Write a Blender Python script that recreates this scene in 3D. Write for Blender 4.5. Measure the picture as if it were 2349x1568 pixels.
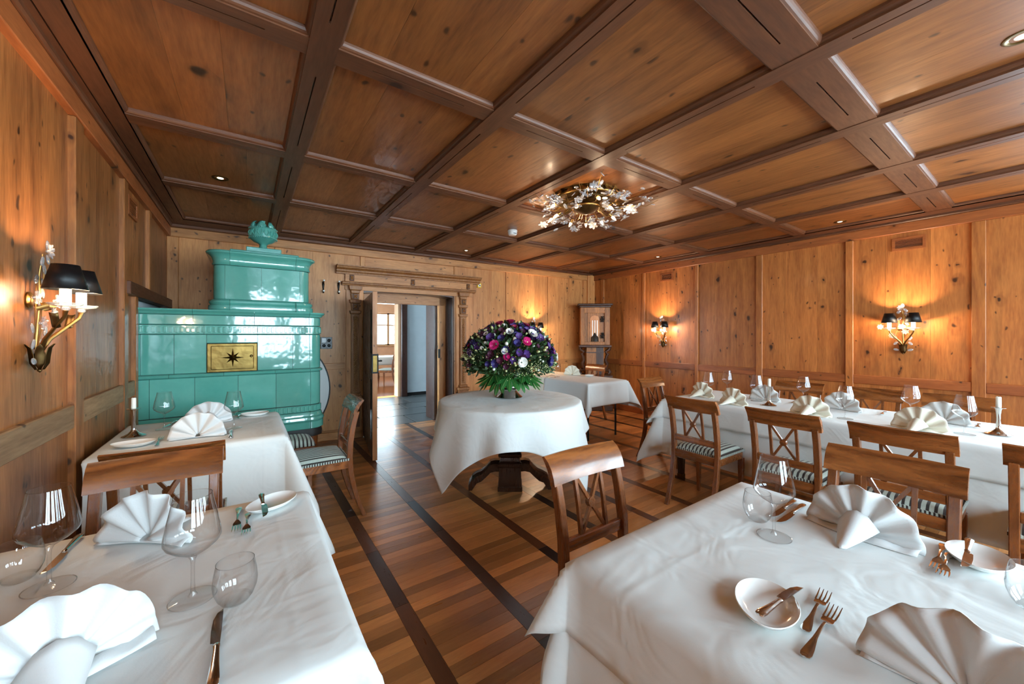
import bpy, bmesh, math, random
from mathutils import Vector, Matrix
PI = math.pi
random.seed(7)
SC = bpy.context.scene
COL = SC.collection
for o in list(bpy.data.objects):
    bpy.data.objects.remove(o, do_unlink=True)

# ------------------------------------------------------------------ camera
CAM_H = 1.34
YAW = math.radians(34.84)
cam = bpy.data.cameras.new('camera')
cam.sensor_width = 36.0
cam.lens = 36.0 * 872.0 / 2349.0
cam.shift_y = -(784.0 - 768.0) / 2349.0
cam.clip_start = 0.02
camo = bpy.data.objects.new('camera', cam)
COL.objects.link(camo)
camo.location = (0, 0, CAM_H)
camo.rotation_euler = (PI / 2, 0, -YAW)
SC.camera = camo

# ------------------------------------------------------------------ world, exposure
SKY = 22.0
world = bpy.data.worlds.new('world')
SC.world = world
world.use_nodes = True
bgn = world.node_tree.nodes['Background']
bgn.inputs['Color'].default_value = (0.61, 0.835, 0.98, 1)
bgn.inputs['Strength'].default_value = SKY
SC.view_settings.view_transform = 'Standard'
SC.view_settings.look = 'None'
SC.view_settings.gamma = 1.0
SC.view_settings.use_curve_mapping = False
SC.view_settings.exposure = 0.76
SC.cycles.use_denoising = True
SC.cycles.max_bounces = 6
SC.cycles.diffuse_bounces = 4
SC.cycles.glossy_bounces = 3
SC.cycles.adaptive_threshold = 0.07
SC.cycles.adaptive_min_samples = 12
SC.cycles.transmission_bounces = 8
SC.cycles.transparent_max_bounces = 16
SC.cycles.sample_clamp_indirect = 6.0
SC.cycles.caustics_reflective = False
SC.cycles.caustics_refractive = False
SC.cycles.blur_glossy = 0.5
LAMP_W = 5.0          # watts of one sconce bulb
WARM = (1.0, 0.72, 0.46)
def portal(name, loc, rot, sx, sy):
    l = bpy.data.lights.new(name, 'AREA'); l.shape = 'RECTANGLE'; l.size = sx; l.size_y = sy
    l.cycles.is_portal = True
    o = bpy.data.objects.new(name, l); COL.objects.link(o); o.location = loc; o.rotation_euler = rot
    return o

# ------------------------------------------------------------------ room numbers (metres)
XL, XR = -0.695, 5.5
YB0 = 5.354                 # back wall at the left corner
BETA = math.radians(1.83)   # the back wall is slightly out of square
YF = -2.3                   # wall behind the viewer
ZB = 2.504                  # underside of the ceiling beams
ZP = 2.538                  # underside of the ceiling panels
COLS = [0.253, 1.108, 1.953, 2.826, 3.709, 4.538]
ROWS = [-1.54, -0.45, 0.638, 1.733, 2.865, 3.923]
WIN_F = [(-0.2, 0.95), (1.35, 2.5), (2.9, 4.05), (4.2, 5.2)]     # windows in the wall behind the viewer
WIN_R = [(-2.0, -1.15), (-0.95, -0.1)]                           # windows in the right wall, behind the viewer
WZ0, WZ1 = 0.85, 2.34

# ------------------------------------------------------------------ helpers
def lin(c):
    return tuple(((x / 255.0) / 12.92 if x / 255.0 <= 0.04045 else ((x / 255.0 + 0.055) / 1.055) ** 2.4) for x in c)

class MB:
    def __init__(s, M=None):
        s.v = []; s.f = []; s.M = M
    def add(s, vs, fs):
        n = len(s.v)
        s.v += [Vector(p) if s.M is None else s.M @ Vector(p) for p in vs]
        s.f += [tuple(i + n for i in f) for f in fs]
        return s
    def box(s, x0, x1, y0, y1, z0, z1):
        vs = [(x0, y0, z0), (x1, y0, z0), (x1, y1, z0), (x0, y1, z0), (x0, y0, z1), (x1, y0, z1), (x1, y1, z1), (x0, y1, z1)]
        return s.add(vs, [(0, 3, 2, 1), (4, 5, 6, 7), (0, 1, 5, 4), (1, 2, 6, 5), (2, 3, 7, 6), (3, 0, 4, 7)])
    def prism(s, poly, a0, a1, axis='z'):
        # poly in the two other axes (x: (y,z), y: (x,z), z: (x,y))
        def P(p, a):
            return (a, p[0], p[1]) if axis == 'x' else (p[0], a, p[1]) if axis == 'y' else (p[0], p[1], a)
        n = len(poly)
        vs = [P(p, a0) for p in poly] + [P(p, a1) for p in poly]
        fs = [tuple(range(n))[::-1], tuple(range(n, 2 * n))] + [(i, (i + 1) % n, n + (i + 1) % n, n + i) for i in range(n)]
        return s.add(vs, fs)
    def lathe(s, prof, seg=24, c=(0, 0, 0), close=True):
        vs = []; fs = []; n = len(prof)
        for k in range(seg):
            a = 2 * PI * k / seg
            for r, z in prof:
                vs.append((c[0] + r * math.cos(a), c[1] + r * math.sin(a), c[2] + z))
        for k in range(seg):
            k2 = (k + 1) % seg
            for i in range(n - 1):
                fs.append((k * n + i, k2 * n + i, k2 * n + i + 1, k * n + i + 1))
        if close:
            fs.append(tuple(k * n for k in range(seg))[::-1]); fs.append(tuple(k * n + n - 1 for k in range(seg)))
        return s.add(vs, fs)
    def tube(s, pts, rad, seg=8, flat=1.0, up=None):
        pts = [Vector(p) for p in pts]; n = len(pts); vs = []; fs = []
        rads = rad if isinstance(rad, (list, tuple)) else [rad] * n
        N = None
        for i, p in enumerate(pts):
            t = (pts[min(i + 1, n - 1)] - pts[max(i - 1, 0)]).normalized()
            if up is not None:
                N = Vector(up) - t * t.dot(Vector(up))
            elif N is None:
                N = t.orthogonal()
            else:
                N = N - t * t.dot(N)
            N.normalize(); B = t.cross(N)
            for k in range(seg):
                a = 2 * PI * (k + 0.5) / seg
                vs.append(p + N * (math.cos(a) * rads[i] * flat) + B * (math.sin(a) * rads[i]))
        for i in range(n - 1):
            for k in range(seg):
                k2 = (k + 1) % seg
                fs.append((i * seg + k, i * seg + k2, (i + 1) * seg + k2, (i + 1) * seg + k))
        fs.append(tuple(range(seg))[::-1]); fs.append(tuple(range((n - 1) * seg, n * seg)))
        return s.add(vs, fs)
    def loft(s, secs, cap=True):
        # secs: list of equal-length rings of points
        n = len(secs[0]); vs = [p for r in secs for p in r]; fs = []
        for i in range(len(secs) - 1):
            for k in range(n):
                k2 = (k + 1) % n
                fs.append((i * n + k, i * n + k2, (i + 1) * n + k2, (i + 1) * n + k))
        if cap:
            fs.append(tuple(range(n))[::-1]); fs.append(tuple(range((len(secs) - 1) * n, len(secs) * n)))
        return s.add(vs, fs)
    def grid(s, P):
        m = len(P); n = len(P[0])
        return s.add([p for r in P for p in r], [(i * n + j, i * n + j + 1, (i + 1) * n + j + 1, (i + 1) * n + j) for i in range(m - 1) for j in range(n - 1)])
    def ball(s, c, r, seg=8, rings=6, sc=(1, 1, 1)):
        vs = [(c[0], c[1], c[2] - r * sc[2])]; fs = []
        for i in range(1, rings):
            b = -PI / 2 + PI * i / rings
            for k in range(seg):
                a = 2 * PI * k / seg
                vs.append((c[0] + r * sc[0] * math.cos(b) * math.cos(a), c[1] + r * sc[1] * math.cos(b) * math.sin(a), c[2] + r * sc[2] * math.sin(b)))
        vs.append((c[0], c[1], c[2] + r * sc[2])); t = len(vs) - 1
        for k in range(seg):
            k2 = (k + 1) % seg
            fs.append((0, 1 + k2, 1 + k))
            for i in range(rings - 2):
                fs.append((1 + i * seg + k, 1 + i * seg + k2, 1 + (i + 1) * seg + k2, 1 + (i + 1) * seg + k))
            fs.append((t, 1 + (rings - 2) * seg + k, 1 + (rings - 2) * seg + k2))
        return s.add(vs, fs)
    def mesh(s, name, mat, smooth=False, bevel=0.0, seg=1, ang=40):
        me = bpy.data.meshes.new(name)
        me.from_pydata([tuple(p) for p in s.v], [], s.f)
        bm = bmesh.new(); bm.from_mesh(me)
        bmesh.ops.recalc_face_normals(bm, faces=bm.faces)
        if bevel > 0:
            es = [e for e in bm.edges if len(e.link_faces) == 2 and e.calc_face_angle(0) > math.radians(ang)]
            bmesh.ops.bevel(bm, geom=es, offset=bevel, segments=seg, affect='EDGES', profile=0.5, clamp_overlap=True)
        if smooth:
            for f in bm.faces: f.smooth = True
            for e in bm.edges:
                if len(e.link_faces) == 2 and e.calc_face_angle(0) > math.radians(smooth if smooth is not True else 45):
                    e.smooth = False
        bm.to_mesh(me); bm.free()
        me.materials.append(MAT[mat] if isinstance(mat, str) else mat)
        return me
    def build(s, name, mat, parent=None, smooth=False, bevel=0.0, seg=1, solid=0.0, ang=40):
        return link(name, s.mesh(name, mat, smooth, bevel, seg, ang), parent, solid)

def link(name, me, parent=None, solid=0.0):
    o = bpy.data.objects.new(name, me); COL.objects.link(o)
    if parent is not None: o.parent = parent
    if solid:
        m = o.modifiers.new('thickness', 'SOLIDIFY'); m.thickness = solid; m.offset = -1 if solid > 0 else 1; m.thickness = abs(solid)
    return o
def tag(o, label=None, cat=None, group=None, kind=None):
    if label: o['label'] = label
    if cat: o['category'] = cat
    if group: o['group'] = group
    if kind: o['kind'] = kind
    return o
def thing(name, label, cat, loc=(0, 0, 0), rotz=0.0, group=None):
    o = bpy.data.objects.new(name, None); COL.objects.link(o)
    o.empty_display_size = 0.1
    o.location = loc; o.rotation_euler = (0, 0, rotz)
    return tag(o, label, cat, group)
def struct(name, label=None):
    o = bpy.data.objects.new(name, None); COL.objects.link(o)
    return tag(o, label, kind='structure')
def dup(root, loc, rotz, label, group=None):
    r = root.copy(); COL.objects.link(r); r.location = loc; r.rotation_euler = (0, 0, rotz)
    r['label'] = label
    if group: r['group'] = group
    for ch in list(root.children):
        c = ch.copy(); COL.objects.link(c); c.parent = r
        for g in list(ch.children):
            d = g.copy(); COL.objects.link(d); d.parent = c
    return r

# ------------------------------------------------------------------ materials
MAT = {}
class NT:
    def __init__(s, name):
        m = bpy.data.materials.new(name); m.use_nodes = True; s.m = m; s.t = m.node_tree; s.t.nodes.clear()
        s.out = s.n('ShaderNodeOutputMaterial'); MAT[name] = m
    def n(s, typ, **kw):
        nd = s.t.nodes.new(typ)
        for k, v in kw.items(): setattr(nd, k, v)
        return nd
    def l(s, a, b): s.t.links.new(a, b)
    def set(s, sock, v):
        if isinstance(v, bpy.types.NodeSocket): s.l(v, sock)
        elif isinstance(v, (tuple, list)) and len(v) == 3 and sock.type == 'RGBA': sock.default_value = (*v, 1)
        else: sock.default_value = v
    def math(s, op, a, b=0.0, c=0.0, clamp=False):
        nd = s.n('ShaderNodeMath', operation=op); nd.use_clamp = clamp
        s.set(nd.inputs[0], a); s.set(nd.inputs[1], b)
        if len(nd.inputs) > 2: s.set(nd.inputs[2], c)
        return nd.outputs[0]
    def vmath(s, op, a, b=(0, 0, 0)):
        nd = s.n('ShaderNodeVectorMath', operation=op); s.set(nd.inputs[0], a); s.set(nd.inputs[1], b); return nd.outputs[0]
    def mix(s, fac, a, b, mode='MIX'):
        nd = s.n('ShaderNodeMix', data_type='RGBA', blend_type=mode); nd.clamp_factor = True
        s.set(nd.inputs[0], fac); s.set(nd.inputs[6], a); s.set(nd.inputs[7], b); return nd.outputs[2]
    def noise(s, vec, scale, detail=3, rough=0.5, dist=0.0):
        nd = s.n('ShaderNodeTexNoise'); s.l(vec, nd.inputs['Vector']); nd.inputs['Scale'].default_value = scale
        nd.inputs['Detail'].default_value = detail; nd.inputs['Roughness'].default_value = rough; nd.inputs['Distortion'].default_value = dist
        return nd.outputs[0]
    def smooth(s, x, a, b):
        nd = s.n('ShaderNodeMapRange', interpolation_type='SMOOTHSTEP'); s.set(nd.inputs[0], x); nd.inputs[1].default_value = a; nd.inputs[2].default_value = b
        nd.inputs[3].default_value = 0; nd.inputs[4].default_value = 1; return nd.outputs[0]
    def pbr(s, color, rough=0.5, metal=0.0, normal=None, spec=0.5, coat=0.0, emit=None, estr=0.0, sheen=0.0):
        b = s.n('ShaderNodeBsdfPrincipled')
        s.set(b.inputs['Base Color'], color); s.set(b.inputs['Roughness'], rough); b.inputs['Metallic'].default_value = metal
        b.inputs['Specular IOR Level'].default_value = spec
        b.inputs['Coat Weight'].default_value = coat; b.inputs['Coat Roughness'].default_value = 0.12
        b.inputs['Sheen Weight'].default_value = sheen
        if emit is not None:
            s.set(b.inputs['Emission Color'], emit); b.inputs['Emission Strength'].default_value = estr
        if normal is not None: s.l(normal, b.inputs['Normal'])
        s.l(b.outputs[0], s.out.inputs[0]); return b
    def bump(s, h, strength=0.2, dist=0.01):
        nd = s.n('ShaderNodeBump'); nd.inputs['Strength'].default_value = strength; nd.inputs['Distance'].default_value = dist
        s.l(h, nd.inputs['Height']); return nd.outputs[0]

def wood(name, axis, light, dark, knots=0.55, kscale=3.2, rough=0.4, coat=0.0, tone=0.18, gscale=1.0, rings=26.0, knotcol=(40, 18, 8), spec=0.45, blotch=0.35, plane='wall', ringw=0.22, finew=1.15):
    t = NT(name)
    tc = t.n('ShaderNodeTexCoord'); oi = t.n('ShaderNodeObjectInfo')
    off = t.vmath('SCALE', (17.3, 9.1, 23.7)); nd = off.node; t.l(oi.outputs['Random'], nd.inputs['Scale'])
    vec = t.vmath('ADD', tc.outputs['Object'], off)
    st = {'X': (0.11, 1, 1), 'Y': (1, 0.11, 1), 'Z': (1, 1, 0.11)}[axis]
    sv = t.vmath('MULTIPLY', vec, st)
    sk = t.n('ShaderNodeSeparateXYZ'); t.l(vec, sk.inputs[0]); ck = t.n('ShaderNodeCombineXYZ')
    if plane == 'wall':
        t.l(t.math('ADD', sk.outputs[0], sk.outputs[1]), ck.inputs[0]); t.l(sk.outputs[2], ck.inputs[1])
        kv = t.vmath('MULTIPLY', ck.outputs[0], (1, 0.6, 1) if axis == 'Z' else (0.6, 1, 1))
    else:
        t.l(sk.outputs[0], ck.inputs[0]); t.l(sk.outputs[1], ck.inputs[1])
        kv = t.vmath('MULTIPLY', ck.outputs[0], (1, 0.6, 1) if axis == 'Y' else (0.6, 1, 1))
    wn_ = t.n('ShaderNodeTexNoise'); t.l(vec, wn_.inputs['Vector']); wn_.inputs['Scale'].default_value = 11 * gscale; wn_.inputs['Detail'].default_value = 1
    kv = t.vmath('ADD', kv, t.vmath('MULTIPLY', t.vmath('SUBTRACT', wn_.outputs['Color'], (0.5, 0.5, 0.5)), (0.05, 0.05, 0)))
    vo = t.n('ShaderNodeTexVoronoi', voronoi_dimensions='2D'); t.l(kv, vo.inputs['Vector']); vo.inputs['Scale'].default_value = kscale
    wob = t.noise(vec, 16 * gscale, 1)
    dist = t.math('ADD', vo.outputs['Distance'], t.math('MULTIPLY', t.math('SUBTRACT', wob, 0.5), 0.07))
    sep = t.n('ShaderNodeSeparateColor'); t.l(vo.outputs['Color'], sep.inputs[0])
    gate = t.math('GREATER_THAN', sep.outputs[0], 1.0 - knots)
    size = t.math('MULTIPLY_ADD', sep.outputs[1], 0.075, 0.03)
    kd = t.math('DIVIDE', dist, size)
    core = t.math('MULTIPLY', t.math('SUBTRACT', 1.0, t.smooth(kd, 0.35, 1.05)), gate)
    halo = t.math('MULTIPLY', t.math('SUBTRACT', 1.0, t.smooth(kd, 0.5, 3.4)), gate)
    base = t.noise(sv, 2.3 * gscale, 1, 0.5)
    g = t.math('ADD', t.math('MULTIPLY', base, rings), t.math('MULTIPLY', halo, 2.4))
    ring = t.math('MULTIPLY_ADD', t.math('SINE', t.math('MULTIPLY', g, 2.4)), 0.5, 0.5)
    fine = t.noise(sv, 60 * gscale, 2, 0.7)
    bl = t.noise(sv, 3.4 * gscale, 2, 0.6)
    a = t.math('ADD', t.math('MULTIPLY', ring, ringw), t.math('MULTIPLY', fine, finew))
    a = t.math('ADD', a, t.math('MULTIPLY', t.math('SUBTRACT', bl, 0.5), blotch * 2.2))
    a = t.math('SUBTRACT', a, 0.06 + 0.5 * (ringw - 0.2) + 0.5 * (finew - 0.84), clamp=True)
    c = t.mix(a, lin(light), lin(dark))
    c = t.mix(t.math('MULTIPLY', halo, 0.28), c, lin([int(0.45 * x) for x in dark]))
    c = t.mix(t.math('MULTIPLY', core, 0.9), c, lin(knotcol))
    if knots > 0.15:
        v2 = t.n('ShaderNodeTexVoronoi', voronoi_dimensions='2D'); t.l(kv, v2.inputs['Vector']); v2.inputs['Scale'].default_value = kscale * 2.7
        s2 = t.n('ShaderNodeSeparateColor'); t.l(v2.outputs['Color'], s2.inputs[0])
        d2 = t.math('ADD', v2.outputs['Distance'], t.math('MULTIPLY', t.math('SUBTRACT', wob, 0.5), 0.12))
        sp2 = t.math('MULTIPLY', t.math('SUBTRACT', 1.0, t.smooth(d2, 0.03, 0.13)), t.math('GREATER_THAN', s2.outputs[1], 0.80))
        c = t.mix(t.math('MULTIPLY', sp2, 0.8), c, lin(knotcol))
        st2 = t.noise(sv, 9 * gscale, 2, 0.6)
        c = t.mix(t.math('MULTIPLY', t.smooth(st2, 0.58, 0.78), 0.45), c, lin([int(0.55 * x) for x in dark]))
    hsv = t.n('ShaderNodeHueSaturation'); t.l(c, hsv.inputs['Color'])
    t.l(t.math('MULTIPLY_ADD', oi.outputs['Random'], 2 * tone, 1.0 - tone), hsv.inputs['Value'])
    nm = t.bump(t.math('ADD', fine, t.math('MULTIPLY', core, -0.7)), 0.05, 0.003)
    r = t.math('MULTIPLY_ADD', fine, 0.16, rough - 0.08)
    t.pbr(hsv.outputs[0], r, 0, nm, spec, coat)

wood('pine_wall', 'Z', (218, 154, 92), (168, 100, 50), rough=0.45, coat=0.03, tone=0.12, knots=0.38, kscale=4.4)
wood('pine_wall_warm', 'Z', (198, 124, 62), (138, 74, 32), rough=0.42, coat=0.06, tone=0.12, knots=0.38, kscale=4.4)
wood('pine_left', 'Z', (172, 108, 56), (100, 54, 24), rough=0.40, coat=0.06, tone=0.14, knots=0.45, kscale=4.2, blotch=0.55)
wood('pine_rail_x', 'X', (210, 146, 86), (156, 96, 50), rough=0.45, tone=0.1, kscale=4.6)
wood('pine_rail_y', 'Y', (172, 98, 50), (124, 64, 30), rough=0.42, tone=0.1, kscale=4.6)
wood('pine_rail_grey', 'Y', (162, 128, 92), (112, 82, 54), rough=0.6, tone=0.1, knots=0.2)
wood('ceil_panel', 'Y', (154, 94, 46), (104, 58, 26), rough=0.38, coat=0.10, tone=0.15, knots=0.6, kscale=3.0, blotch=0.4, plane='flat')
wood('ceil_beam_y', 'Y', (106, 62, 36), (70, 38, 21), rough=0.46, coat=0.0, tone=0.08, knots=0.10, plane='flat')
wood('ceil_beam_x', 'X', (112, 66, 38), (76, 42, 23), rough=0.48, coat=0.0, tone=0.08, knots=0.10, plane='flat')
wood('chair_wood', 'Z', (144, 84, 44), (84, 43, 20), rough=0.28, coat=0.35, tone=0.12, knots=0.0, gscale=2.2)
wood('chair_rail', 'X', (156, 92, 46), (84, 42, 18), rough=0.27, coat=0.35, tone=0.14, knots=0.0, gscale=2.2, rings=30, ringw=0.5)
wood('dark_wood', 'Z', (58, 32, 20), (32, 16, 10), rough=0.25, coat=0.3, tone=0.05, knots=0.0, gscale=2.0)
wood('door_dark', 'Z', (70, 36, 22), (44, 20, 12), rough=0.3, coat=0.25, tone=0.05, knots=0.1)
wood('door_black', 'Z', (44, 26, 20), (24, 13, 10), rough=0.28, coat=0.3, tone=0.03, knots=0.0)
wood('old_wood', 'Z', (182, 124, 70), (98, 58, 30), rough=0.5, tone=0.16, knots=0.6, kscale=7.0, gscale=2.5)
wood('old_wood_dark', 'Z', (84, 52, 34), (42, 22, 14), rough=0.45, tone=0.1, knots=0.3, kscale=8.0, gscale=2.5)
wood('carved', 'Z', (178, 120, 66), (110, 62, 28), rough=0.45, tone=0.06, knots=0.0, gscale=3.0)
wood('carved_dark', 'Z', (112, 66, 32), (62, 32, 14), rough=0.5, tone=0.06, knots=0.0, gscale=4.0)
wood('window_wood', 'Z', (186, 140, 96), (150, 104, 62), rough=0.45, tone=0.06, knots=0.1)

def parquet(name, strip):
    t = NT(name); geo = t.n('ShaderNodeNewGeometry'); sp = t.n('ShaderNodeSeparateXYZ'); t.l(geo.outputs['Position'], sp.inputs[0])
    ix = t.math('FLOOR', t.math('DIVIDE', t.math('SUBTRACT', sp.outputs[0], 0.18 if not strip else -0.045), 0.45))
    iy = t.math('FLOOR', t.math('DIVIDE', t.math('ADD', sp.outputs[1], 2.3 if not strip else 2.62), 0.0628 if not strip else 0.56))
    cv = t.n('ShaderNodeCombineXYZ'); t.l(ix, cv.inputs[0]); t.l(iy, cv.inputs[1])
    wn = t.n('ShaderNodeTexWhiteNoise', noise_dimensions='2D'); t.l(cv.outputs[0], wn.inputs['Vector'])
    v = t.vmath('ADD', t.vmath('MULTIPLY', geo.outputs['Position'], (0.12, 1, 1) if not strip else (1, 0.12, 1)), t.vmath('MULTIPLY', cv.outputs[0], (3.7, 1.9, 0)))
    fine = t.noise(v, 60, 4, 0.65); big = t.noise(v, 7, 3)
    a = t.math('ADD', t.math('MULTIPLY', fine, 0.7), t.math('MULTIPLY', big, 0.6)); a = t.math('SUBTRACT', a, 0.15, clamp=True)
    if strip:
        c = t.mix(a, lin((112, 66, 38)), lin((66, 34, 20)))
        c = t.mix(t.smooth(wn.outputs['Value'], 0.3, 0.62), c, lin((40, 20, 13)))
    else:
        c = t.mix(a, lin((214, 146, 84)), lin((142, 84, 42)))
        hs = t.n('ShaderNodeHueSaturation'); t.l(c, hs.inputs['Color']); t.l(t.math('MULTIPLY_ADD', wn.outputs['Value'], 0.74, 0.55), hs.inputs['Value']); c = hs.outputs[0]
    t.pbr(c, t.math('MULTIPLY_ADD', fine, 0.16, 0.22), 0, t.bump(fine, 0.03, 0.002), 0.5, 0.1)
parquet('parquet', False); parquet('parquet_strip', True)

def plain(name, col, rough=0.5, metal=0.0, spec=0.5, coat=0.0, var=0.0, vscale=6.0, bump=0.0, bscale=60.0, sheen=0.0):
    t = NT(name); tc = t.n('ShaderNodeTexCoord'); c = lin(col)
    n1 = t.noise(tc.outputs['Object'], vscale, 3)
    k = t.math('MULTIPLY_ADD', n1, 2 * var, 1 - var)
    hs = t.n('ShaderNodeHueSaturation'); hs.inputs['Color'].default_value = (*c, 1); t.l(k, hs.inputs['Value'])
    nm = t.bump(t.noise(tc.outputs['Object'], bscale, 2), bump, 0.004) if bump else None
    t.pbr(hs.outputs[0], rough, metal, nm, spec, coat, sheen=sheen)
def linen(name, col):
    t = NT(name); tc = t.n('ShaderNodeTexCoord'); sp = t.n('ShaderNodeSeparateXYZ'); t.l(tc.outputs['Object'], sp.inputs[0])
    big = t.noise(tc.outputs['Object'], 5.0, 3, 0.5, 0.8); mid = t.noise(tc.outputs['Object'], 16.0, 2); wv = t.noise(tc.outputs['Object'], 300, 1)
    def crease(c, off):
        f = t.math('ABSOLUTE', t.math('SUBTRACT', t.math('FRACT', t.math('ADD', t.math('MULTIPLY', c, 2.35), off)), 0.5))
        return t.math('SUBTRACT', 1.0, t.smooth(f, 0.0, 0.035))
    h = t.math('ADD', t.math('MULTIPLY', big, 1.3), t.math('MULTIPLY', mid, 0.16))
    h = t.math('ADD', h, t.math('MULTIPLY', t.math('ADD', crease(sp.outputs[0], 0.31), crease(sp.outputs[1], 0.17)), 0.05))
    h = t.math('ADD', h, t.math('MULTIPLY', wv, 0.015))
    t.pbr(lin(col), 0.75, 0, t.bump(h, 0.35, 0.02), 0.2, sheen=0.12)
linen('cloth', (219, 223, 221)); linen('cloth_cream', (226, 218, 202))
plain('napkin', (216, 217, 216), 0.75, spec=0.2, bump=0.1, bscale=260, sheen=0.15, var=0.02)
plain('napkin_cream', (232, 226, 208), 0.75, spec=0.2, bump=0.1, bscale=260, sheen=0.15, var=0.02)
plain('china', (240, 240, 236), 0.12, coat=0.4)
plain('silver', (205, 202, 198), 0.13, metal=1.0, var=0.03)
plain('gold', (164, 128, 74), 0.36, metal=1.0, var=0.25, vscale=30)
plain('bronze', (104, 80, 48), 0.42, metal=1.0, var=0.3, vscale=30)
plain('brass', (110, 88, 48), 0.32, metal=1.0, var=0.5, vscale=12, bump=0.6, bscale=16)
plain('iron', (26, 24, 23), 0.45, metal=0.6)
plain('black_shade', (16, 16, 17), 0.45, spec=0.4)
plain('black_plastic', (22, 22, 24), 0.35)
plain('white_plastic', (224, 226, 226), 0.35)
plain('yellow_plastic', (228, 190, 40), 0.35)
plain('plaster', (214, 218, 220), 0.85, var=0.08, vscale=5, bump=0.15, bscale=30)
plain('white_board', (226, 224, 220), 0.5)
plain('groove', (12, 7, 5), 0.8)
plain('soot', (26, 22, 20), 0.6)
plain('wax', (238, 234, 222), 0.5)
plain('leaf_dark', (44, 100, 44), 0.30, var=0.25, vscale=20)
plain('leaf_vein', (120, 150, 70), 0.45)
plain('leaf_mid', (58, 88, 44), 0.5, var=0.35, vscale=30)
plain('leaf_grey', (74, 92, 66), 0.6, var=0.35, vscale=30)
plain('fl_magenta', (214, 36, 122), 0.55, var=0.2, vscale=60)
plain('fl_rose', (150, 18, 66), 0.6, var=0.3, vscale=50)
plain('fl_white', (236, 234, 226), 0.6, var=0.05)
plain('fl_purple', (78, 44, 112), 0.6, var=0.3, vscale=60)
plain('fl_violet', (58, 46, 110), 0.6, var=0.3, vscale=60)
plain('fl_plum', (84, 34, 60), 0.6, var=0.3, vscale=60)
plain('fl_bud', (208, 210, 150), 0.6, var=0.15, vscale=40)
plain('stone', (74, 76, 76), 0.30, var=0.35, vscale=4, bump=0.5, bscale=14)
plain('metal_leg', (60, 58, 58), 0.3, metal=0.9)
plain('far_floor', (150, 86, 46), 0.25, var=0.2)
plain('far_trim', (196, 150, 116), 0.4, var=0.15)
plain('warm_plaster', (232, 214, 190), 0.8)

def tile_mat():
    t = NT('glaze'); tc = t.n('ShaderNodeTexCoord'); oi = t.n('ShaderNodeObjectInfo')
    n1 = t.noise(tc.outputs['Object'], 5, 4, 0.6); n2 = t.noise(tc.outputs['Object'], 9, 2)
    c = t.mix(n1, lin((104, 176, 162)), lin((68, 146, 132)))
    hs = t.n('ShaderNodeHueSaturation'); t.l(c, hs.inputs['Color']); t.l(t.math('MULTIPLY_ADD', oi.outputs['Random'], 0.16, 0.92), hs.inputs['Value'])
    t.pbr(hs.outputs[0], 0.08, 0, t.bump(n2, 0.10, 0.03), 0.6, 0.5)
tile_mat()

def stripes(name, scale, axis_sum=False, duty=0.42):
    t = NT(name); tc = t.n('ShaderNodeTexCoord'); sp = t.n('ShaderNodeSeparateXYZ'); t.l(tc.outputs['Object'], sp.inputs[0])
    x = sp.outputs[0] if not axis_sum else t.math('ADD', sp.outputs[0], sp.outputs[1])
    fr = t.math('FRACT', t.math('ADD', t.math('MULTIPLY', x, scale), 100.25))
    k = t.math('MULTIPLY', t.smooth(fr, 0.0, 0.06), t.math('SUBTRACT', 1.0, t.smooth(fr, duty, duty + 0.06)))
    n1 = t.noise(tc.outputs['Object'], 180, 2)
    cl = t.mix(n1, lin((206, 214, 204)), lin((160, 176, 164))); cd = t.mix(n1, lin((66, 56, 52)), lin((36, 30, 28)))
    c = t.mix(k, cl, cd)
    t.pbr(c, 0.65, 0, t.bump(n1, 0.15, 0.003), 0.25, sheen=0.2)
stripes('stripe', 34.0); stripes('stripe_trim', 62.0, True, 0.5)

def thin_glass(name, tint=(1, 1, 1), boost=1.0, body=0.0, power=5.0, edge=(0.42, 0.45, 0.46)):
    t = NT(name); geo = t.n('ShaderNodeNewGeometry')
    dt_ = t.n('ShaderNodeVectorMath', operation='DOT_PRODUCT'); t.l(geo.outputs['Incoming'], dt_.inputs[0]); t.l(geo.outputs['Normal'], dt_.inputs[1])
    k = t.math('SUBTRACT', 1.0, t.math('ABSOLUTE', dt_.outputs['Value']))
    f = t.math('MULTIPLY_ADD', t.math('POWER', k, power), 0.9, 0.10 * boost, clamp=True)
    tr = t.n('ShaderNodeBsdfTransparent'); t.l(t.mix(t.math('POWER', k, 3.0), tuple(0.985 * x for x in tint), edge), tr.inputs['Color'])
    gl = t.n('ShaderNodeBsdfGlossy'); gl.inputs['Roughness'].default_value = 0.02
    mx = t.n('ShaderNodeMixShader'); t.l(f, mx.inputs[0]); t.l(tr.outputs[0], mx.inputs[1]); t.l(gl.outputs[0], mx.inputs[2])
    if body:
        df = t.n('ShaderNodeBsdfDiffuse'); df.inputs['Color'].default_value = (0.85, 0.87, 0.9, 1)
        m2 = t.n('ShaderNodeMixShader'); m2.inputs[0].default_value = body; t.l(mx.outputs[0], m2.inputs[1]); t.l(df.outputs[0], m2.inputs[2]); mx = m2
    t.l(mx.outputs[0], t.out.inputs[0])
thin_glass('thin_glass', boost=0.6, power=3.0); thin_glass('pane_glass', boost=0.6, edge=(0.9, 0.92, 0.92)); thin_glass('glass', boost=0.30, power=9.0, edge=(0.9, 0.92, 0.92)); thin_glass('crystal', boost=3.0, body=0.22, power=2.5)
def glow(name, col, strength):
    t = NT(name); e = t.n('ShaderNodeEmission'); e.inputs[0].default_value = (*col, 1); e.inputs[1].default_value = strength; t.l(e.outputs[0], t.out.inputs[0])
glow('candle_glow', (1.0, 0.78, 0.52), 9.0); glow('bulb_glow', (1.0, 0.62, 0.36), 4.5); glow('spot_glow', (1.0, 0.85, 0.6), 3.0)

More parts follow.
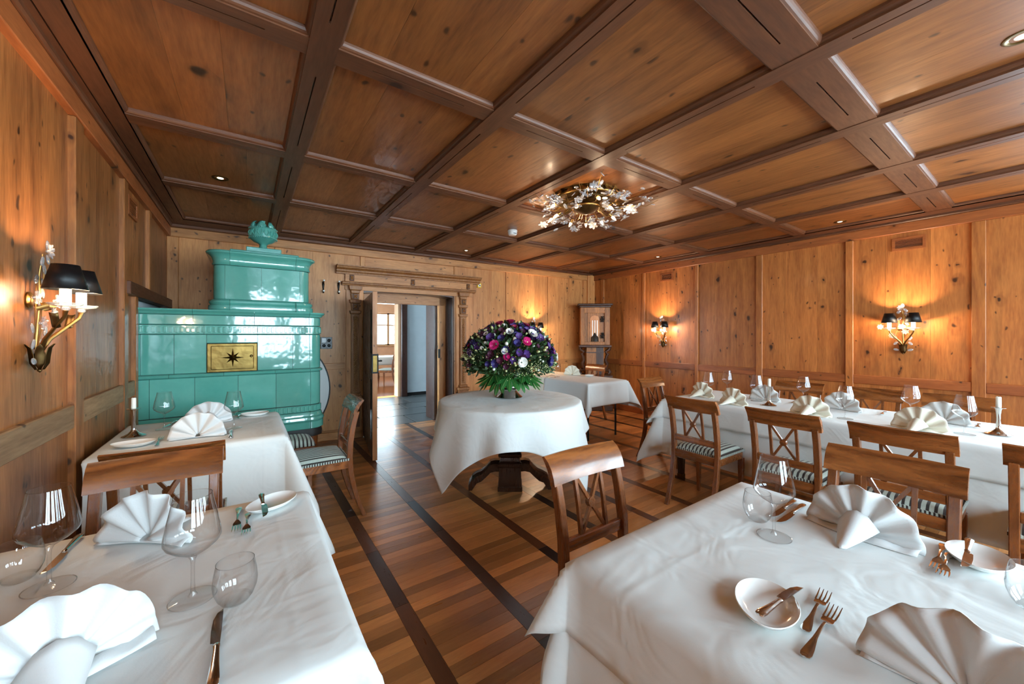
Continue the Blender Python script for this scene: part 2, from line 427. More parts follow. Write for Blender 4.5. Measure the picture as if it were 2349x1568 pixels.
# ================================================================== STRUCTURE
cb, sb = math.cos(BETA), math.sin(BETA)
M_LEFT = Matrix(((0, 1, 0, XL), (1, 0, 0, 0), (0, 0, 1, 0), (0, 0, 0, 1)))          # (s=Y, n, z)
M_RIGHT = Matrix(((0, -1, 0, XR), (1, 0, 0, 0), (0, 0, 1, 0), (0, 0, 0, 1)))
M_BACK = Matrix(((cb, -sb, 0, XL), (-sb, -cb, 0, YB0), (0, 0, 1, 0), (0, 0, 0, 1)))  # (s from the left corner, n, z)
M_FRONT = Matrix(((1, 0, 0, 0), (0, 1, 0, YF), (0, 0, 1, 0), (0, 0, 0, 1)))
def yback(x): return YB0 - (x - XL) * math.tan(BETA)
rnd = random.Random(3)

# ---- floor
floor = struct('floor', 'oak parquet floor with darker inlaid strips')
MB().box(XL - 0.3, XR + 0.3, YF - 0.3, 5.64, -0.06, -0.006).build('subfloor', 'groove', floor)
TOPS = [(-0.67, 0.19, 0.77, 1.66), (-0.69, 0.18, 2.65, 3.5), (3.44, 4.16, 3.3, 4.95), (3.24, 4.12, -0.7, 2.12), (0.72, 1.64, -0.5, 0.73)]
def to_px(x, y, z):
    d = y * math.cos(YAW) + x * math.sin(YAW); r = x * math.cos(YAW) - y * math.sin(YAW)
    return (1174 + 872 * r / d, 768 - 872 * (z - CAM_H) / d, d) if d > 0.05 else (-9e3, -9e3, d)
PITCH, BW_ = 0.45, 0.0628
cand = []
for k in range(-2, 14):
    xs = 0.63 + PITCH * (k - 1)
    x0, x1 = xs + 0.036, xs + PITCH - 0.036
    if x1 < XL or x0 > XR: continue
    x0c, x1c = max(x0, XL), min(x1, XR)
    j = 0
    while True:
        y0 = -2.3 + j * BW_; y1 = y0 + BW_; j += 1
        if y0 > 5.62: break
        xm = 0.5 * (x0c + x1c)
        if y1 > yback(xm) and not (1.3 < xm < 2.5): continue
        u, v, d = to_px(xm, y0, 0)
        hid = any(a - 0.25 < xm < b and c - 0.15 < y0 < e + 0.1 for a, b, c, e in TOPS) or (xm < 0.6 and y0 > 1.6) or (xm > 3.0)
        vis = 0 <= u < 2349 and 0 <= v < 1600 and d > 0.3 and not hid
        cand.append((-1 / d if vis else d, x0c, x1c, y0, min(y1, 5.64)))
cand.sort()
bmesh_cache = {}
rest = MB()
for i, (_, x0, x1, y0, y1) in enumerate(cand):
    L = round(x1 - x0, 3); W = round(y1 - y0, 4)
    if i < 300:
        if (L, W) not in bmesh_cache:
            bmesh_cache[(L, W)] = MB().box(0.0006, L - 0.0006, 0.0005, W - 0.0005, -0.006, 0).mesh('board', 'parquet', bevel=0.0006)
        link('board', bmesh_cache[(L, W)], floor).location = (x0, y0, 0)
    else:
        rest.box(x0 + 0.0006, x1 - 0.0006, y0 + 0.0005, y1 - 0.0005, -0.006, 0)
tag(rest.build('parquet_boards', 'parquet', floor), kind='stuff')
for k in range(-2, 14):
    xs = 0.63 + PITCH * (k - 1)
    if xs < XL - 0.02 or xs > XR: continue
    y = -2.62
    while y < 5.6:
        a, b = max(y, YF), min(y + 0.56, 5.62 if 1.3 < xs < 2.5 else yback(xs))
        if b - a > 0.03:
            MB().box(max(xs - 0.0355, XL), xs + 0.0355, a + 0.0006, b - 0.0006, -0.006, 0.0004).build('inlay_strip', 'parquet_strip', floor, bevel=0.0006)
        y += 0.56

# ---- ceiling
ceil = struct('ceiling', 'coffered pine ceiling of dark beams and knotty panels')
MB().box(XL - 0.3, XR + 0.3, YF - 0.3, 5.7, 2.6, 2.68).build('deck', 'groove', ceil)
def beam_poly(w, slot, lo=ZB, side=0.5):
    h = w / 2
    R = [(h, lo), (h, 2.513), (h + 0.007, 2.515), (h + 0.013, 2.520), (h + 0.017, 2.528), (h + 0.018, 2.536), (h + 0.018, 2.6)]
    Lf = [(-x, z) for x, z in R][::-1]
    P = R + Lf
    if slot: P += [(-0.0032, lo), (-0.0032, lo + 0.014), (0.0032, lo + 0.014), (0.0032, lo)]
    return P
XE = [-0.532] + COLS + [5.299]
YE = [YF + 0.16] + ROWS + [5.059]
WY, WX = 0.105, {0.638: 0.165}
for x in COLS:
    mb = MB()
    for j in range(len(YE) - 1):
        a, b = YE[j], YE[j + 1]
        if j == 0: a = YF
        if j == len(YE) - 2: b = yback(x) + 0.02
        L = b - a
        for s0, s1, sl in ((a, a + 0.16 * L, 0), (a + 0.16 * L, b - 0.16 * L, 1), (b - 0.16 * L, b, 0)):
            mb.prism([(x + p, z) for p, z in beam_poly(WY, sl)], s0, s1, 'y')
    mb.build('beam', 'ceil_beam_y', ceil)
for y in ROWS:
    w = WX.get(y, 0.105)
    for i in range(len(XE) - 1):
        a = XE[i] + (0.05 if i else -0.01); b = XE[i + 1] - (0.05 if i < len(XE) - 2 else -0.01); L = b - a; mb = MB()
        for s0, s1, sl in ((a, a + 0.2 * L, 0), (a + 0.2 * L, b - 0.2 * L, 1), (b - 0.2 * L, b, 0)):
            mb.prism([(y + p, z) for p, z in beam_poly(w, sl, ZB + 0.003)], s0, s1, 'x')
        mb.build('cross_beam', 'ceil_beam_x', ceil)
half = lambda x, sgn: [(x, 2.6), (x - sgn * 0.004, 2.6), (x - sgn * 0.004, ZB + 0.002), (x, ZB + 0.002), (x + sgn * 0.0, 2.513), (x + sgn * 0.007, 2.515), (x + sgn * 0.013, 2.520), (x + sgn * 0.017, 2.528), (x + sgn * 0.018, 2.6)]
mb = MB().prism([(XL - 0.02, ZB + 0.002), (-0.622, ZB + 0.002), (-0.622, ZB + 0.014), (-0.616, ZB + 0.014), (-0.616, ZB + 0.002), (-0.532, ZB + 0.002), (-0.532, 2.6), (XL - 0.02, 2.6)], YF, 5.36, 'y')
mb.prism(half(-0.532, 1), YF, 5.06, 'y'); mb.build('edge_board', 'ceil_beam_y', ceil)
mb = MB().box(5.299, XR + 0.02, YF, 5.16, ZB + 0.002, 2.6); mb.prism(half(5.299, -1), YF, 5.06, 'y'); mb.build('edge_board', 'ceil_beam_y', ceil)
mb = MB().prism([(XL, 5.059), (XR, 5.059), (XR, yback(XR) + 0.02), (XL, yback(XL) + 0.02)], ZB + 0.003, 2.6, 'z'); mb.prism(half(5.059, -1), XL, XR, 'x'); mb.build('edge_board', 'ceil_beam_x', ceil)
MB().box(XL, XR, YF - 0.02, YE[0], ZB + 0.003, 2.6).build('edge_board', 'ceil_beam_x', ceil)
for i in range(len(XE) - 1):
    for j in range(len(YE) - 1):
        x0 = XE[i] + (0.06 if i else 0.0); x1 = XE[i + 1] - (0.06 if i < len(XE) - 2 else 0.0)
        y0 = YE[j] + (0.06 if j else 0); y1 = YE[j + 1] - (0.06 if j < len(YE) - 2 else 0)
        n = rnd.choice((2, 3, 3)); cut = [0] + sorted(k / n + rnd.uniform(-0.09, 0.09) for k in range(1, n)) + [1]
        for k in range(n):
            MB().box(x0 + (x1 - x0) * cut[k] + 0.0004, x0 + (x1 - x0) * cut[k + 1] - 0.0004, y0, y1, ZP, ZP + 0.03).build('board', 'ceil_panel', ceil)

# ---- panelled walls
def boards(M, parent, s0, s1, z0, z1, mat, n=0.0, wid=0.27, horiz=False, r=rnd):
    span = (s1 - s0) if not horiz else (z1 - z0)
    k = max(1, round(span / wid)); cut = [0] + [(i + r.uniform(-0.16, 0.16)) / k for i in range(1, k)] + [1]
    for i in range(k):
        a, b = cut[i] * span, cut[i + 1] * span
        if horiz: MB(M).box(s0, s1, n - 0.02, n, z0 + a + 0.0006, z0 + b - 0.0006).build('board', mat, parent)
        else: MB(M).box(s0 + a + 0.0006, s0 + b - 0.0006, n - 0.02, n, z0, z1).build('board', mat, parent)
def bar(M, parent, name, s0, s1, z0, z1, mat, n=0.026, n0=-0.02, bev=0.004):
    return MB(M).box(s0, s1, n0, n, z0, z1).build(name, mat, parent, bevel=bev)
FZ0, FZ1 = 2.380, 2.478

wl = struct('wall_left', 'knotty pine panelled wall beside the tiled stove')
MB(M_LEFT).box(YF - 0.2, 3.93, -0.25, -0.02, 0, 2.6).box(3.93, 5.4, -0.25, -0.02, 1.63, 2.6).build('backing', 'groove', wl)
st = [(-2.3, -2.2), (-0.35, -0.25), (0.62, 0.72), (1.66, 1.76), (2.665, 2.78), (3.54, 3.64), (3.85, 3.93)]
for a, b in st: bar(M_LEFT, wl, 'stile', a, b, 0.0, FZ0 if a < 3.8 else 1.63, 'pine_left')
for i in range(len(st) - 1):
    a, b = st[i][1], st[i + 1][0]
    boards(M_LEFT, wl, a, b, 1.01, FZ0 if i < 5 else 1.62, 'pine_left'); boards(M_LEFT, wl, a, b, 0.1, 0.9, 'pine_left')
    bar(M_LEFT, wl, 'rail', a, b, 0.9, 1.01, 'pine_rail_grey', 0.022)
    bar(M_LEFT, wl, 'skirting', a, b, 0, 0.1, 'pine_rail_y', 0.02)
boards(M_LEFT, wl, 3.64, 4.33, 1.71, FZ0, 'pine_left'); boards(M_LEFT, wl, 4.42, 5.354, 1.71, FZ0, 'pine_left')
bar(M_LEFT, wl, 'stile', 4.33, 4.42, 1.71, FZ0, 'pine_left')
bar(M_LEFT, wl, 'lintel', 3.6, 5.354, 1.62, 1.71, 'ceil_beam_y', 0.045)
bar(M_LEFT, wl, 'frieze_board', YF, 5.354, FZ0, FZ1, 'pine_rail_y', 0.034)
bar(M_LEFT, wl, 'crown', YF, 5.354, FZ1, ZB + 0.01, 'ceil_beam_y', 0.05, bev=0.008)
MB().box(-1.3, -1.2, 3.7, 5.5, 0, 2.0).box(-1.2, XL - 0.26, 3.7, 3.93, 0, 2.0).box(-1.2, XL, 5.36, 5.5, 0, 2.0).box(-1.2, XL - 0.02, 3.7, 5.5, 1.95, 2.05).build('niche_plaster', 'plaster', wl)
MB().box(-0.95, -0.745, 3.94, 5.36, 1.555, 1.94).build('niche_back', 'plaster', wl)

wr = struct('wall_right', 'knotty pine panelled wall behind the long table')
for a, b in ((YF - 0.3, WIN_R[0][0]), (WIN_R[0][1], WIN_R[1][0]), (WIN_R[1][1], 5.4)):
    MB(M_RIGHT).box(a, b, -0.25, -0.02, 0, 2.6).build('backing', 'groove', wr)
for a, b in WIN_R:
    MB(M_RIGHT).box(a, b, -0.25, -0.02, 0, WZ0).build('backing', 'groove', wr); MB(M_RIGHT).box(a, b, -0.25, -0.02, WZ1, 2.6).build('backing', 'groove', wr)
st = [(YF, -2.1), (-1.1, -1.0), (-0.05, 0.05), (0.372, 0.458), (1.29, 1.357), (2.19, 2.267), (3.05, 3.10), (3.965, 4.015), (4.86, 4.93)]
for a, b in st: bar(M_RIGHT, wr, 'stile', a, b, 0.0, FZ0, 'pine_wall_warm')
for i in range(len(st) - 1):
    a, b = st[i][1], st[i + 1][0]
    if b < 0.0:
        boards(M_RIGHT, wr, a, b, WZ1 + 0.05, FZ0, 'pine_wall_warm')
        boards(M_RIGHT, wr, a, b, 0.1, WZ0 - 0.05, 'pine_wall_warm')
    else:
        boards(M_RIGHT, wr, a, b, 0.905, FZ0, 'pine_wall_warm'); boards(M_RIGHT, wr, a, b, 0.1, 0.812, 'pine_wall_warm')
        bar(M_RIGHT, wr, 'rail', a, b, 0.812, 0.905, 'pine_rail_y', 0.022)
    bar(M_RIGHT, wr, 'skirting', a, b, 0, 0.1, 'pine_rail_y', 0.02)
boards(M_RIGHT, wr, 4.93, 5.15, 0.0, FZ0, 'pine_wall_warm')
bar(M_RIGHT, wr, 'frieze_board', YF, 5.15, FZ0, FZ1, 'pine_rail_y', 0.034)
bar(M_RIGHT, wr, 'crown', YF, 5.15, FZ1, ZB + 0.01, 'ceil_beam_y', 0.05, bev=0.008)

wb = struct('wall_back', 'pine panelled back wall with the carved doorway')
SD0, SD1, ZD = 1.958, 3.255, 1.95
MB(M_BACK).box(-0.2, SD0, -0.22, -0.02, 0, 2.6).build('backing', 'groove', wb)
MB(M_BACK).box(SD1, 6.5, -0.22, -0.02, 0, 2.6).build('backing', 'groove', wb)
MB(M_BACK).box(SD0, SD1, -0.22, -0.02, ZD, 2.6).build('backing', 'groove', wb)
for a, b in ((0.0, 0.095), (0.963, 1.061)): bar(M_BACK, wb, 'stile', a, b, 0.1, FZ0, 'pine_wall', 0.018)
bar(M_BACK, wb, 'stile', 1.925, 1.985, 2.2, FZ0, 'pine_wall', 0.016); bar(M_BACK, wb, 'stile', 3.27, 3.32, 2.2, FZ0, 'pine_wall', 0.016)
boards(M_BACK, wb, 0.095, 0.963, 0.1, FZ0, 'pine_wall')
boards(M_BACK, wb, 1.061, 1.735, 0.98, FZ0, 'pine_wall'); boards(M_BACK, wb, 1.061, 1.735, 0.1, 0.90, 'pine_wall')
boards(M_BACK, wb, 1.735, 1.925, 2.19, FZ0, 'pine_wall'); boards(M_BACK, wb, 1.985, 3.27, 2.19, FZ0, 'pine_rail_x', horiz=True, wid=0.3); boards(M_BACK, wb, 3.32, 3.6, 2.19, FZ0, 'pine_wall')
boards(M_BACK, wb, 1.735, SD0, 0, 2.19, 'pine_wall', n=-0.004); boards(M_BACK, wb, SD1, 3.6, 0, 2.19, 'pine_wall', n=-0.004)
bar(M_BACK, wb, 'rail', 1.061, 1.735, 0.90, 0.98, 'pine_rail_x', 0.02)
for a, b in ((3.6, 4.203), (4.211, 5.082), (5.09, 5.93)):
    boards(M_BACK, wb, a, b, 0.90, FZ0, 'pine_wall'); boards(M_BACK, wb, a, b, 0.1, 0.815, 'pine_wall')
    bar(M_BACK, wb, 'rail', a + 0.01, b - 0.01, 0.815, 0.90, 'pine_rail_x', 0.02)
bar(M_BACK, wb, 'stile', 5.93, 6.02, 0.0, FZ0, 'pine_wall', 0.016)
MB(M_BACK).box(6.02, 6.2, -0.02, 0.06, 0, FZ1).build('corner_post', 'pine_wall', wb, bevel=0.01)
MB(M_BACK).box(6.06, 6.13, 0.06, 0.075, 0, FZ1).build('corner_batten', 'pine_wall', wb, bevel=0.004)
for a, b in ((0, 1.735), (3.6, 6.2)):
    bar(M_BACK, wb, 'skirting', a, b, 0, 0.1, 'pine_rail_x', 0.022); bar(M_BACK, wb, 'skirting_moulding', a, b, 0.1, 0.125, 'pine_rail_x', 0.014)
bar(M_BACK, wb, 'frieze_board', 0, 6.2, FZ0, FZ1 - 0.004, 'pine_rail_x', 0.03)
bar(M_BACK, wb, 'crown', 0, 6.2, FZ1 - 0.004, ZB + 0.01, 'ceil_beam_x', 0.05, bev=0.008)

wf = struct('wall_front', 'windowed wall behind the viewer')
xs = [XL - 0.3] + [v for w in WIN_F for v in w] + [XR + 0.3]
for i in range(0, len(xs), 2): MB(M_FRONT).box(xs[i], xs[i + 1], -0.25, 0, 0, 2.6).build('pier', 'pine_wall', wf)
for a, b in WIN_F: MB(M_FRONT).box(a, b, -0.25, 0, 0, WZ0).box(a, b, -0.25, 0, WZ1, 2.6).build('spandrel', 'pine_wall', wf)
def window(n, M, a, b, z0, z1, depth=-0.12, mull=1):
    w = struct('window_%d' % n, 'casement window with a timber cross bar')
    f = MB(M); t = 0.045
    f.box(a, b, depth - 0.05, depth, z0, z0 + t).box(a, b, depth - 0.05, depth, z1 - t, z1).box(a, a + t, depth - 0.05, depth, z0, z1).box(b - t, b, depth - 0.05, depth, z0, z1)
    m = 0.5 * (a + b)
    f.box(m - 0.035, m + 0.035, depth - 0.05, depth, z0, z1); f.box(a, b, depth - 0.045, depth - 0.005, z0 + 0.62 * (z1 - z0) - 0.02, z0 + 0.62 * (z1 - z0) + 0.02)
    f.build('window_frame', 'window_wood', w)
    for x0, x1 in ((a + t, m - 0.035), (m + 0.035, b - t)):
        for q0, q1 in ((z0 + t, z0 + 0.62 * (z1 - z0) - 0.02), (z0 + 0.62 * (z1 - z0) + 0.02, z1 - t)):
            MB(M).box(x0, x1, depth - 0.03, depth - 0.026, q0, q1).build('pane', 'pane_glass', w)
    MB(M).box(a - 0.04, b + 0.04, depth, 0.03, z0 - 0.035, z0).build('window_sill', 'window_wood', w, bevel=0.005)
wn = 1
for a, b in WIN_F: window(wn, M_FRONT, a, b, WZ0, WZ1); wn += 1; portal('window_portal', ((a + b) / 2, YF - 0.24, (WZ0 + WZ1) / 2), (PI / 2, 0, 0), b - a, WZ1 - WZ0)
for a, b in WIN_R: window(wn, M_RIGHT, a, b, WZ0, WZ1); wn += 1; portal('window_portal', (XR + 0.24, (a + b) / 2, (WZ0 + WZ1) / 2), (PI / 2, 0, PI / 2), b - a, WZ1 - WZ0)

# ---- hallway and the room beyond
hf = struct('floor_hall', 'dark stone slab floor of the hallway')
MB().box(-0.6, 6.0, 5.64, 8.3, -0.08, -0.012).build('bed', 'groove', hf)
rs = random.Random(11)
y = 5.645
while y < 8.2:
    dy = rs.uniform(0.5, 0.75); x = -0.6 + rs.uniform(-0.3, 0)
    while x < 6.0:
        dx = rs.uniform(0.7, 1.2)
        e = lambda: rs.uniform(-0.008, 0.008)
        q = [(x + 0.008 + e(), y + 0.006 + e() * .4), (x + dx - 0.006 + e(), y + 0.006 + e() * .4), (x + dx - 0.006 + e(), min(y + dy, 8.2) - 0.006 + e() * .4), (x + 0.008 + e(), min(y + dy, 8.2) - 0.006 + e() * .4)]
        MB().prism(q, -0.012, -0.001 + rs.uniform(-0.002, 0.001)).build('slab', 'stone', hf, bevel=0.003); x += dx
    y += dy
wh = struct('wall_hall', 'grey plastered hallway wall with dark skirting')
DX0, DX1, DZ = 1.75, 2.70, 2.02
MB().box(2.87, 6.0, 8.2, 8.45, 0, 2.9).box(-0.6, 1.6, 8.2, 8.45, 0, 2.9).box(1.6, 2.87, 8.2, 8.45, 2.16, 2.9).build('plaster_face', 'plaster', wh)
MB().box(2.87, 6.0, 8.185, 8.2, 0, 0.07).build('skirting', 'soot', wh)
MB().box(6.0, 6.1, 5.4, 8.5, 0, 2.9).build('end_plaster', 'plaster', wh)
MB().box(3.4, 6.0, 5.4, 5.62, 0, 2.9).box(-0.6, 0.9, 5.4, 5.62, 0, 2.9).build('near_plaster', 'plaster', wh)
# groined vault of the hall
vault = MB(); G = []
for i in range(17):
    row = []
    for j in range(25):
        px = -0.6 + 6.6 * j / 24; py = 5.4 + 2.85 * i / 16
        a = math.sin(PI * (py - 5.4) / 2.85); b = abs(math.sin(PI * (px - 3.15) / 2.3))
        row.append((px, py, 1.86 + 0.75 * max(a ** 0.6 * 0.85, b ** 0.6 * 0.9)))
    G.append(row)
vault.grid(G); o = vault.build('vault', 'plaster', wh, smooth=True)
MB().box(-0.6, 6.0, 5.4, 8.45, 2.9, 3.0).build('vault_cap', 'plaster', wh)
tr = struct('trim_1', 'dark casing of the doorway across the hall')
MB().box(1.6, 1.75, 8.12, 8.46, 0, 2.16).build('casing', 'door_dark', tr, bevel=0.006); MB().box(2.74, 2.87, 8.12, 8.46, 0, 2.16).build('casing', 'door_dark', tr, bevel=0.006)
MB().box(1.6, 2.87, 8.12, 8.46, DZ, 2.16).build('head_casing', 'door_dark', tr, bevel=0.006)
MB().box(2.69, 2.74, 8.2, 8.46, 0, DZ).build('lining', 'far_trim', tr)
fr = struct('wall_far_room', 'bright panelled wall with a window in the room beyond the hall')
MB().box(1.0, 6.0, 8.45, 12.6, -0.05, -0.002).build('far_boards', 'far_floor', fr)
FW = (3.25, 4.35, 1.0, 2.06)
MB().box(-0.5, FW[0], 12.5, 12.7, 0, 2.6).box(FW[1], 6.0, 12.5, 12.7, 0, 2.6).box(FW[0], FW[1], 12.5, 12.7, 0, FW[2]).box(FW[0], FW[1], 12.5, 12.7, FW[3], 2.6).build('far_face', 'far_trim', fr)
MB().box(-0.5, 6.0, 8.45, 12.7, 2.45, 2.55).build('far_ceiling', 'warm_plaster', fr)
MB().box(6.0, 6.1, 8.45, 12.7, 0, 2.6).build('far_side', 'far_trim', fr); 
MB().box(-0.6, -0.5, 8.45, 12.7, 0, 0.8).box(-0.6, -0.5, 8.45, 12.7, 2.1, 2.6).box(-0.6, -0.5, 8.45, 9.8, 0.8, 2.1).box(-0.6, -0.5, 11.6, 12.7, 0.8, 2.1).build('far_side', 'far_trim', fr)
MB().box(-0.5, 1.0, 8.45, 12.6, -0.05, -0.002).build('far_boards', 'far_floor', fr)
M_FAR = Matrix(((1, 0, 0, 0), (0, -1, 0, 12.5), (0, 0, 1, 0), (0, 0, 0, 1)))
window(wn, M_FAR, *FW, depth=-0.08); wn += 1
portal('far_window_portal', ((FW[0] + FW[1]) / 2, 12.68, 1.53), (-PI / 2, 0, 0), 1.1, 1.06)
portal('far_side_portal', (-0.58, 10.7, 1.45), (PI / 2, 0, -PI / 2), 1.8, 1.3)
MB().box(-0.7, -0.6, 5.4, 6.4, 0, 2.9).box(-0.7, -0.6, 7.9, 8.45, 0, 2.9).box(-0.7, -0.6, 6.4, 7.9, 0, 0.7).box(-0.7, -0.6, 6.4, 7.9, 2.1, 2.9).build('end_plaster', 'plaster', wh)
portal('hall_end_portal', (-0.68, 7.15, 1.4), (PI / 2, 0, -PI / 2), 1.5, 1.4)

# ---- doorway surround, reveal and open leaf
dt = struct('trim_2', 'carved pine doorway surround with pilasters and cornice')
B = M_BACK
sx = lambda X: (X - XL) / cb
def strip(name, prof, s0, s1, mat='carved', parent=dt):   # prof (n,z) polygon run along the wall
    return MB(B).prism(prof, s0, s1, 'x').build(name, mat, parent)
strip('cornice', [(0, 2.13), (0.05, 2.13), (0.055, 2.15), (0.075, 2.16), (0.08, 2.18), (0.12, 2.20), (0.125, 2.215), (0.14, 2.22), (0.14, 2.235), (0, 2.235)], sx(0.93), sx(2.99), 'carved')
strip('frieze', [(0, 2.07), (0.035, 2.07), (0.035, 2.13), (0, 2.13)], sx(1.04), sx(2.88), 'pine_rail_x')
strip('frieze', [(0, 2.035), (0.03, 2.035), (0.03, 2.07), (0, 2.07)], sx(1.04), sx(2.88), 'pine_rail_x')
strip('architrave', [(0, 1.985), (0.045, 1.985), (0.05, 2.0), (0.07, 2.005), (0.075, 2.025), (0.055, 2.035), (0, 2.035)], sx(1.0), sx(2.92), 'carved')
strip('lintel', [(0, 1.93), (0.022, 1.93), (0.022, 1.985), (0, 1.985)], sx(1.04), sx(2.88), 'pine_rail_x')
def rosette(sc_, z0, z1, w, n, parent=dt):
    b = MB(B).box(sc_ - w / 2, sc_ + w / 2, n, n + 0.012, z0, z1).build('carved_block', 'carved_dark', parent, bevel=0.004)
    q = MB(B); zc = (z0 + z1) / 2; r1 = min(w, z1 - z0) * 0.42
    for k in range(4):
        a = PI / 4 + k * PI / 2
        ring = []
        q.loft([[(sc_ + r1 * t * math.cos(a) + c * math.sin(a) * wd, n + 0.012 + hh, zc + (z1 - z0) * 0.42 * t * math.sin(a) - c * math.cos(a) * wd) for c, hh in ((-1, 0), (0, 0.008), (1, 0))] for t, wd in ((0.02, 0.004), (0.55, 0.011), (1.0, 0.003))])
    q.build('carved_leaf', 'carved', b)
for X in (1.12, 1.93, 2.80): rosette(sx(X), 2.045, 2.125, 0.055, 0.035)
def pilaster(X0, X1):
    c = sx((X0 + X1) / 2); w = X1 - X0
    bar(B, dt, 'pilaster_back', c - w * 0.72, c + w * 0.72, 0.0, 1.985, 'pine_wall', 0.012, 0.0)
    for z0, z1, k, n in ((1.925, 1.985, 1.15, 0.085), (1.885, 1.925, 0.8, 0.062), (1.80, 1.885, 0.72, 0.05), (1.755, 1.80, 1.0, 0.07), (1.66, 1.755, 0.72, 0.052), (1.615, 1.66, 0.95, 0.066)):
        MB(B).prism([(c - w * k / 2, z1), (c + w * k / 2, z1), (c + w * k / 2 * 0.86, z0), (c - w * k / 2 * 0.86, z0)], 0.0, n, 'y').build('capital', 'carved', dt, bevel=0.006)
    rosette(c, 1.808, 1.878, w * 0.45, 0.05); rosette(c, 1.672, 1.745, w * 0.45, 0.052)
    bar(B, dt, 'pilaster_shaft', c - w * 0.34, c + w * 0.34, 0.58, 1.615, 'carved', 0.045, 0.0)
    # carved scale ornament running up the shaft
    mb = MB(B); zz = 0.62
    while zz < 1.58:
        for q in (-1, 1):
            mb.ball((c + q * w * 0.09, 0.047, zz), 0.011, 6, 4, (1.0, 0.6, 1.2))
        mb.ball((c, 0.049, zz + 0.014), 0.011, 6, 4, (1.0, 0.6, 1.2)); zz += 0.028
    tag(mb.build('scale_carving', 'carved', dt, smooth=True), kind='stuff')
    for z0, z1, k, n in ((0.545, 0.58, 0.9, 0.065), (0.50, 0.545, 1.25, 0.085)):
        MB(B).box(c - w * k / 2, c + w * k / 2, 0, n, z0, z1).build('plinth_moulding', 'carved', dt, bevel=0.008)
    bar(B, dt, 'plinth', c - w * 0.55, c + w * 0.55, 0.08, 0.50, 'carved', 0.06, 0.0); bar(B, dt, 'plinth_panel', c - w * 0.36, c + w * 0.36, 0.14, 0.44, 'carved_dark', 0.066, 0.055)
    bar(B, dt, 'plinth_foot', c - w * 0.62, c + w * 0.62, 0.0, 0.08, 'carved', 0.072, 0.0)
pilaster(1.085, 1.235); pilaster(2.64, 2.79)
# reveal and inner frame, slightly arched head
rv = struct('trim_3', 'dark door reveal with an inner pine frame')
s0, s1 = SD0, SD1
MB(B).box(s1, s1 + 0.03, -0.30, -0.004, 0, ZD).build('reveal', 'door_dark', rv); MB(B).box(s0 - 0.03, s0, -0.30, -0.004, 0, ZD).build('reveal', 'door_dark', rv)
n_ = 12; xs_ = [s0 + (s1 - s0) * i / n_ for i in range(n_ + 1)]
arch = lambda s, z, h: z + h * math.sin(PI * (s - s0) / (s1 - s0))
MB(B).prism([(s, arch(s, 1.905, 0.045)) for s in xs_] + [(s1, 2.0), (s0, 2.0)], -0.30, -0.004, 'y').build('reveal_head', 'door_dark', rv)
MB(B).box(s1 - 0.11, s1, -0.36, -0.27, 0, 1.93).build('inner_frame', 'pine_wall', rv, bevel=0.005); MB(B).box(s0, s0 + 0.08, -0.36, -0.27, 0, 1.93).build('inner_frame', 'pine_wall', rv, bevel=0.005)
MB(B).prism([(s, arch(s, 1.80, 0.0)) for s in xs_] + [(s, arch(s, 1.905, 0.045)) for s in xs_[::-1]], -0.36, -0.27, 'y').build('inner_head', 'pine_rail_x', rv)
MB(B).box(s1 - 0.155, s1 - 0.11, -0.72, -0.36, 0, 1.88).build('hall_lining', 'door_dark', rv)
MB(B).box(s1 - 0.118, s1 - 0.095, -0.30, -0.255, 0.98, 1.12).build('strike_plate', 'iron', rv, bevel=0.004)
dl = struct('door_1', 'dark door leaf standing open into the room')
hx, hy = 1.285, 5.285
ang = math.atan2(4.14 - hy, 1.11 - hx); LW = math.hypot(1.11 - hx, 4.14 - hy)
dl.location = (hx, hy, 0); dl.rotation_euler = (0, 0, ang)
MB().box(0, LW, -0.022, 0.022, 0.012, 1.80).build('leaf', 'door_black', dl, bevel=0.003)
MB().box(LW - 0.003, LW + 0.006, -0.024, 0.024, 0.012, 1.80).build('leaf_edge', 'pine_wall', dl)
for a, b, z0, z1 in ((0.14, LW - 0.14, 1.0, 1.62), (0.14, LW - 0.14, 0.2, 0.86)):
    for sgn in (-1, 1): MB().box(a, b, 0.018 * sgn if sgn > 0 else -0.03, 0.03 if sgn > 0 else -0.018, z0, z1).build('door_panel', 'door_black', dl, bevel=0.008)
lk = MB().box(LW - 0.10, LW + 0.008, -0.036, 0.036, 0.93, 1.14).build('lock_case', 'iron', dl, bevel=0.004)
MB().box(LW + 0.008, LW + 0.012, -0.02, 0.02, 0.95, 1.12).build('lock_plate', 'brass', lk)
MB().tube([(LW - 0.06, 0.036, 1.06), (LW - 0.06, 0.075, 1.06), (LW - 0.16, 0.08, 1.06)], 0.008).build('door_handle', 'iron', lk, smooth=True)

# ================================================================== TILED STOVE
def rpath(pts, r, seg=6):
    """rounded polyline in plan -> list of (x, y, nx, ny, dist); outward normal on the right of travel"""
    P = [Vector(p) for p in pts]; out = []
    for i, p in enumerate(P):
        if i in (0, len(P) - 1): out.append(p); continue
        a = (P[i - 1] - p).normalized(); b = (P[i + 1] - p).normalized()
        c = p + (a + b) * r
        v0, v1 = p + a * r - c, p + b * r - c; a0 = math.atan2(v0.y, v0.x); a1 = math.atan2(v1.y, v1.x)
        d = (a1 - a0 + PI) % (2 * PI) - PI
        for k in range(seg + 1):
            out.append(c + Vector((math.cos(a0 + d * k / seg), math.sin(a0 + d * k / seg))) * r)
    res = []; dist = 0
    for i, p in enumerate(out):
        t = (out[min(i + 1, len(out) - 1)] - out[max(i - 1, 0)]).normalized()
        if i: dist += (p - out[i - 1]).length
        res.append((p, Vector((t.y, -t.x)), dist))
    return res
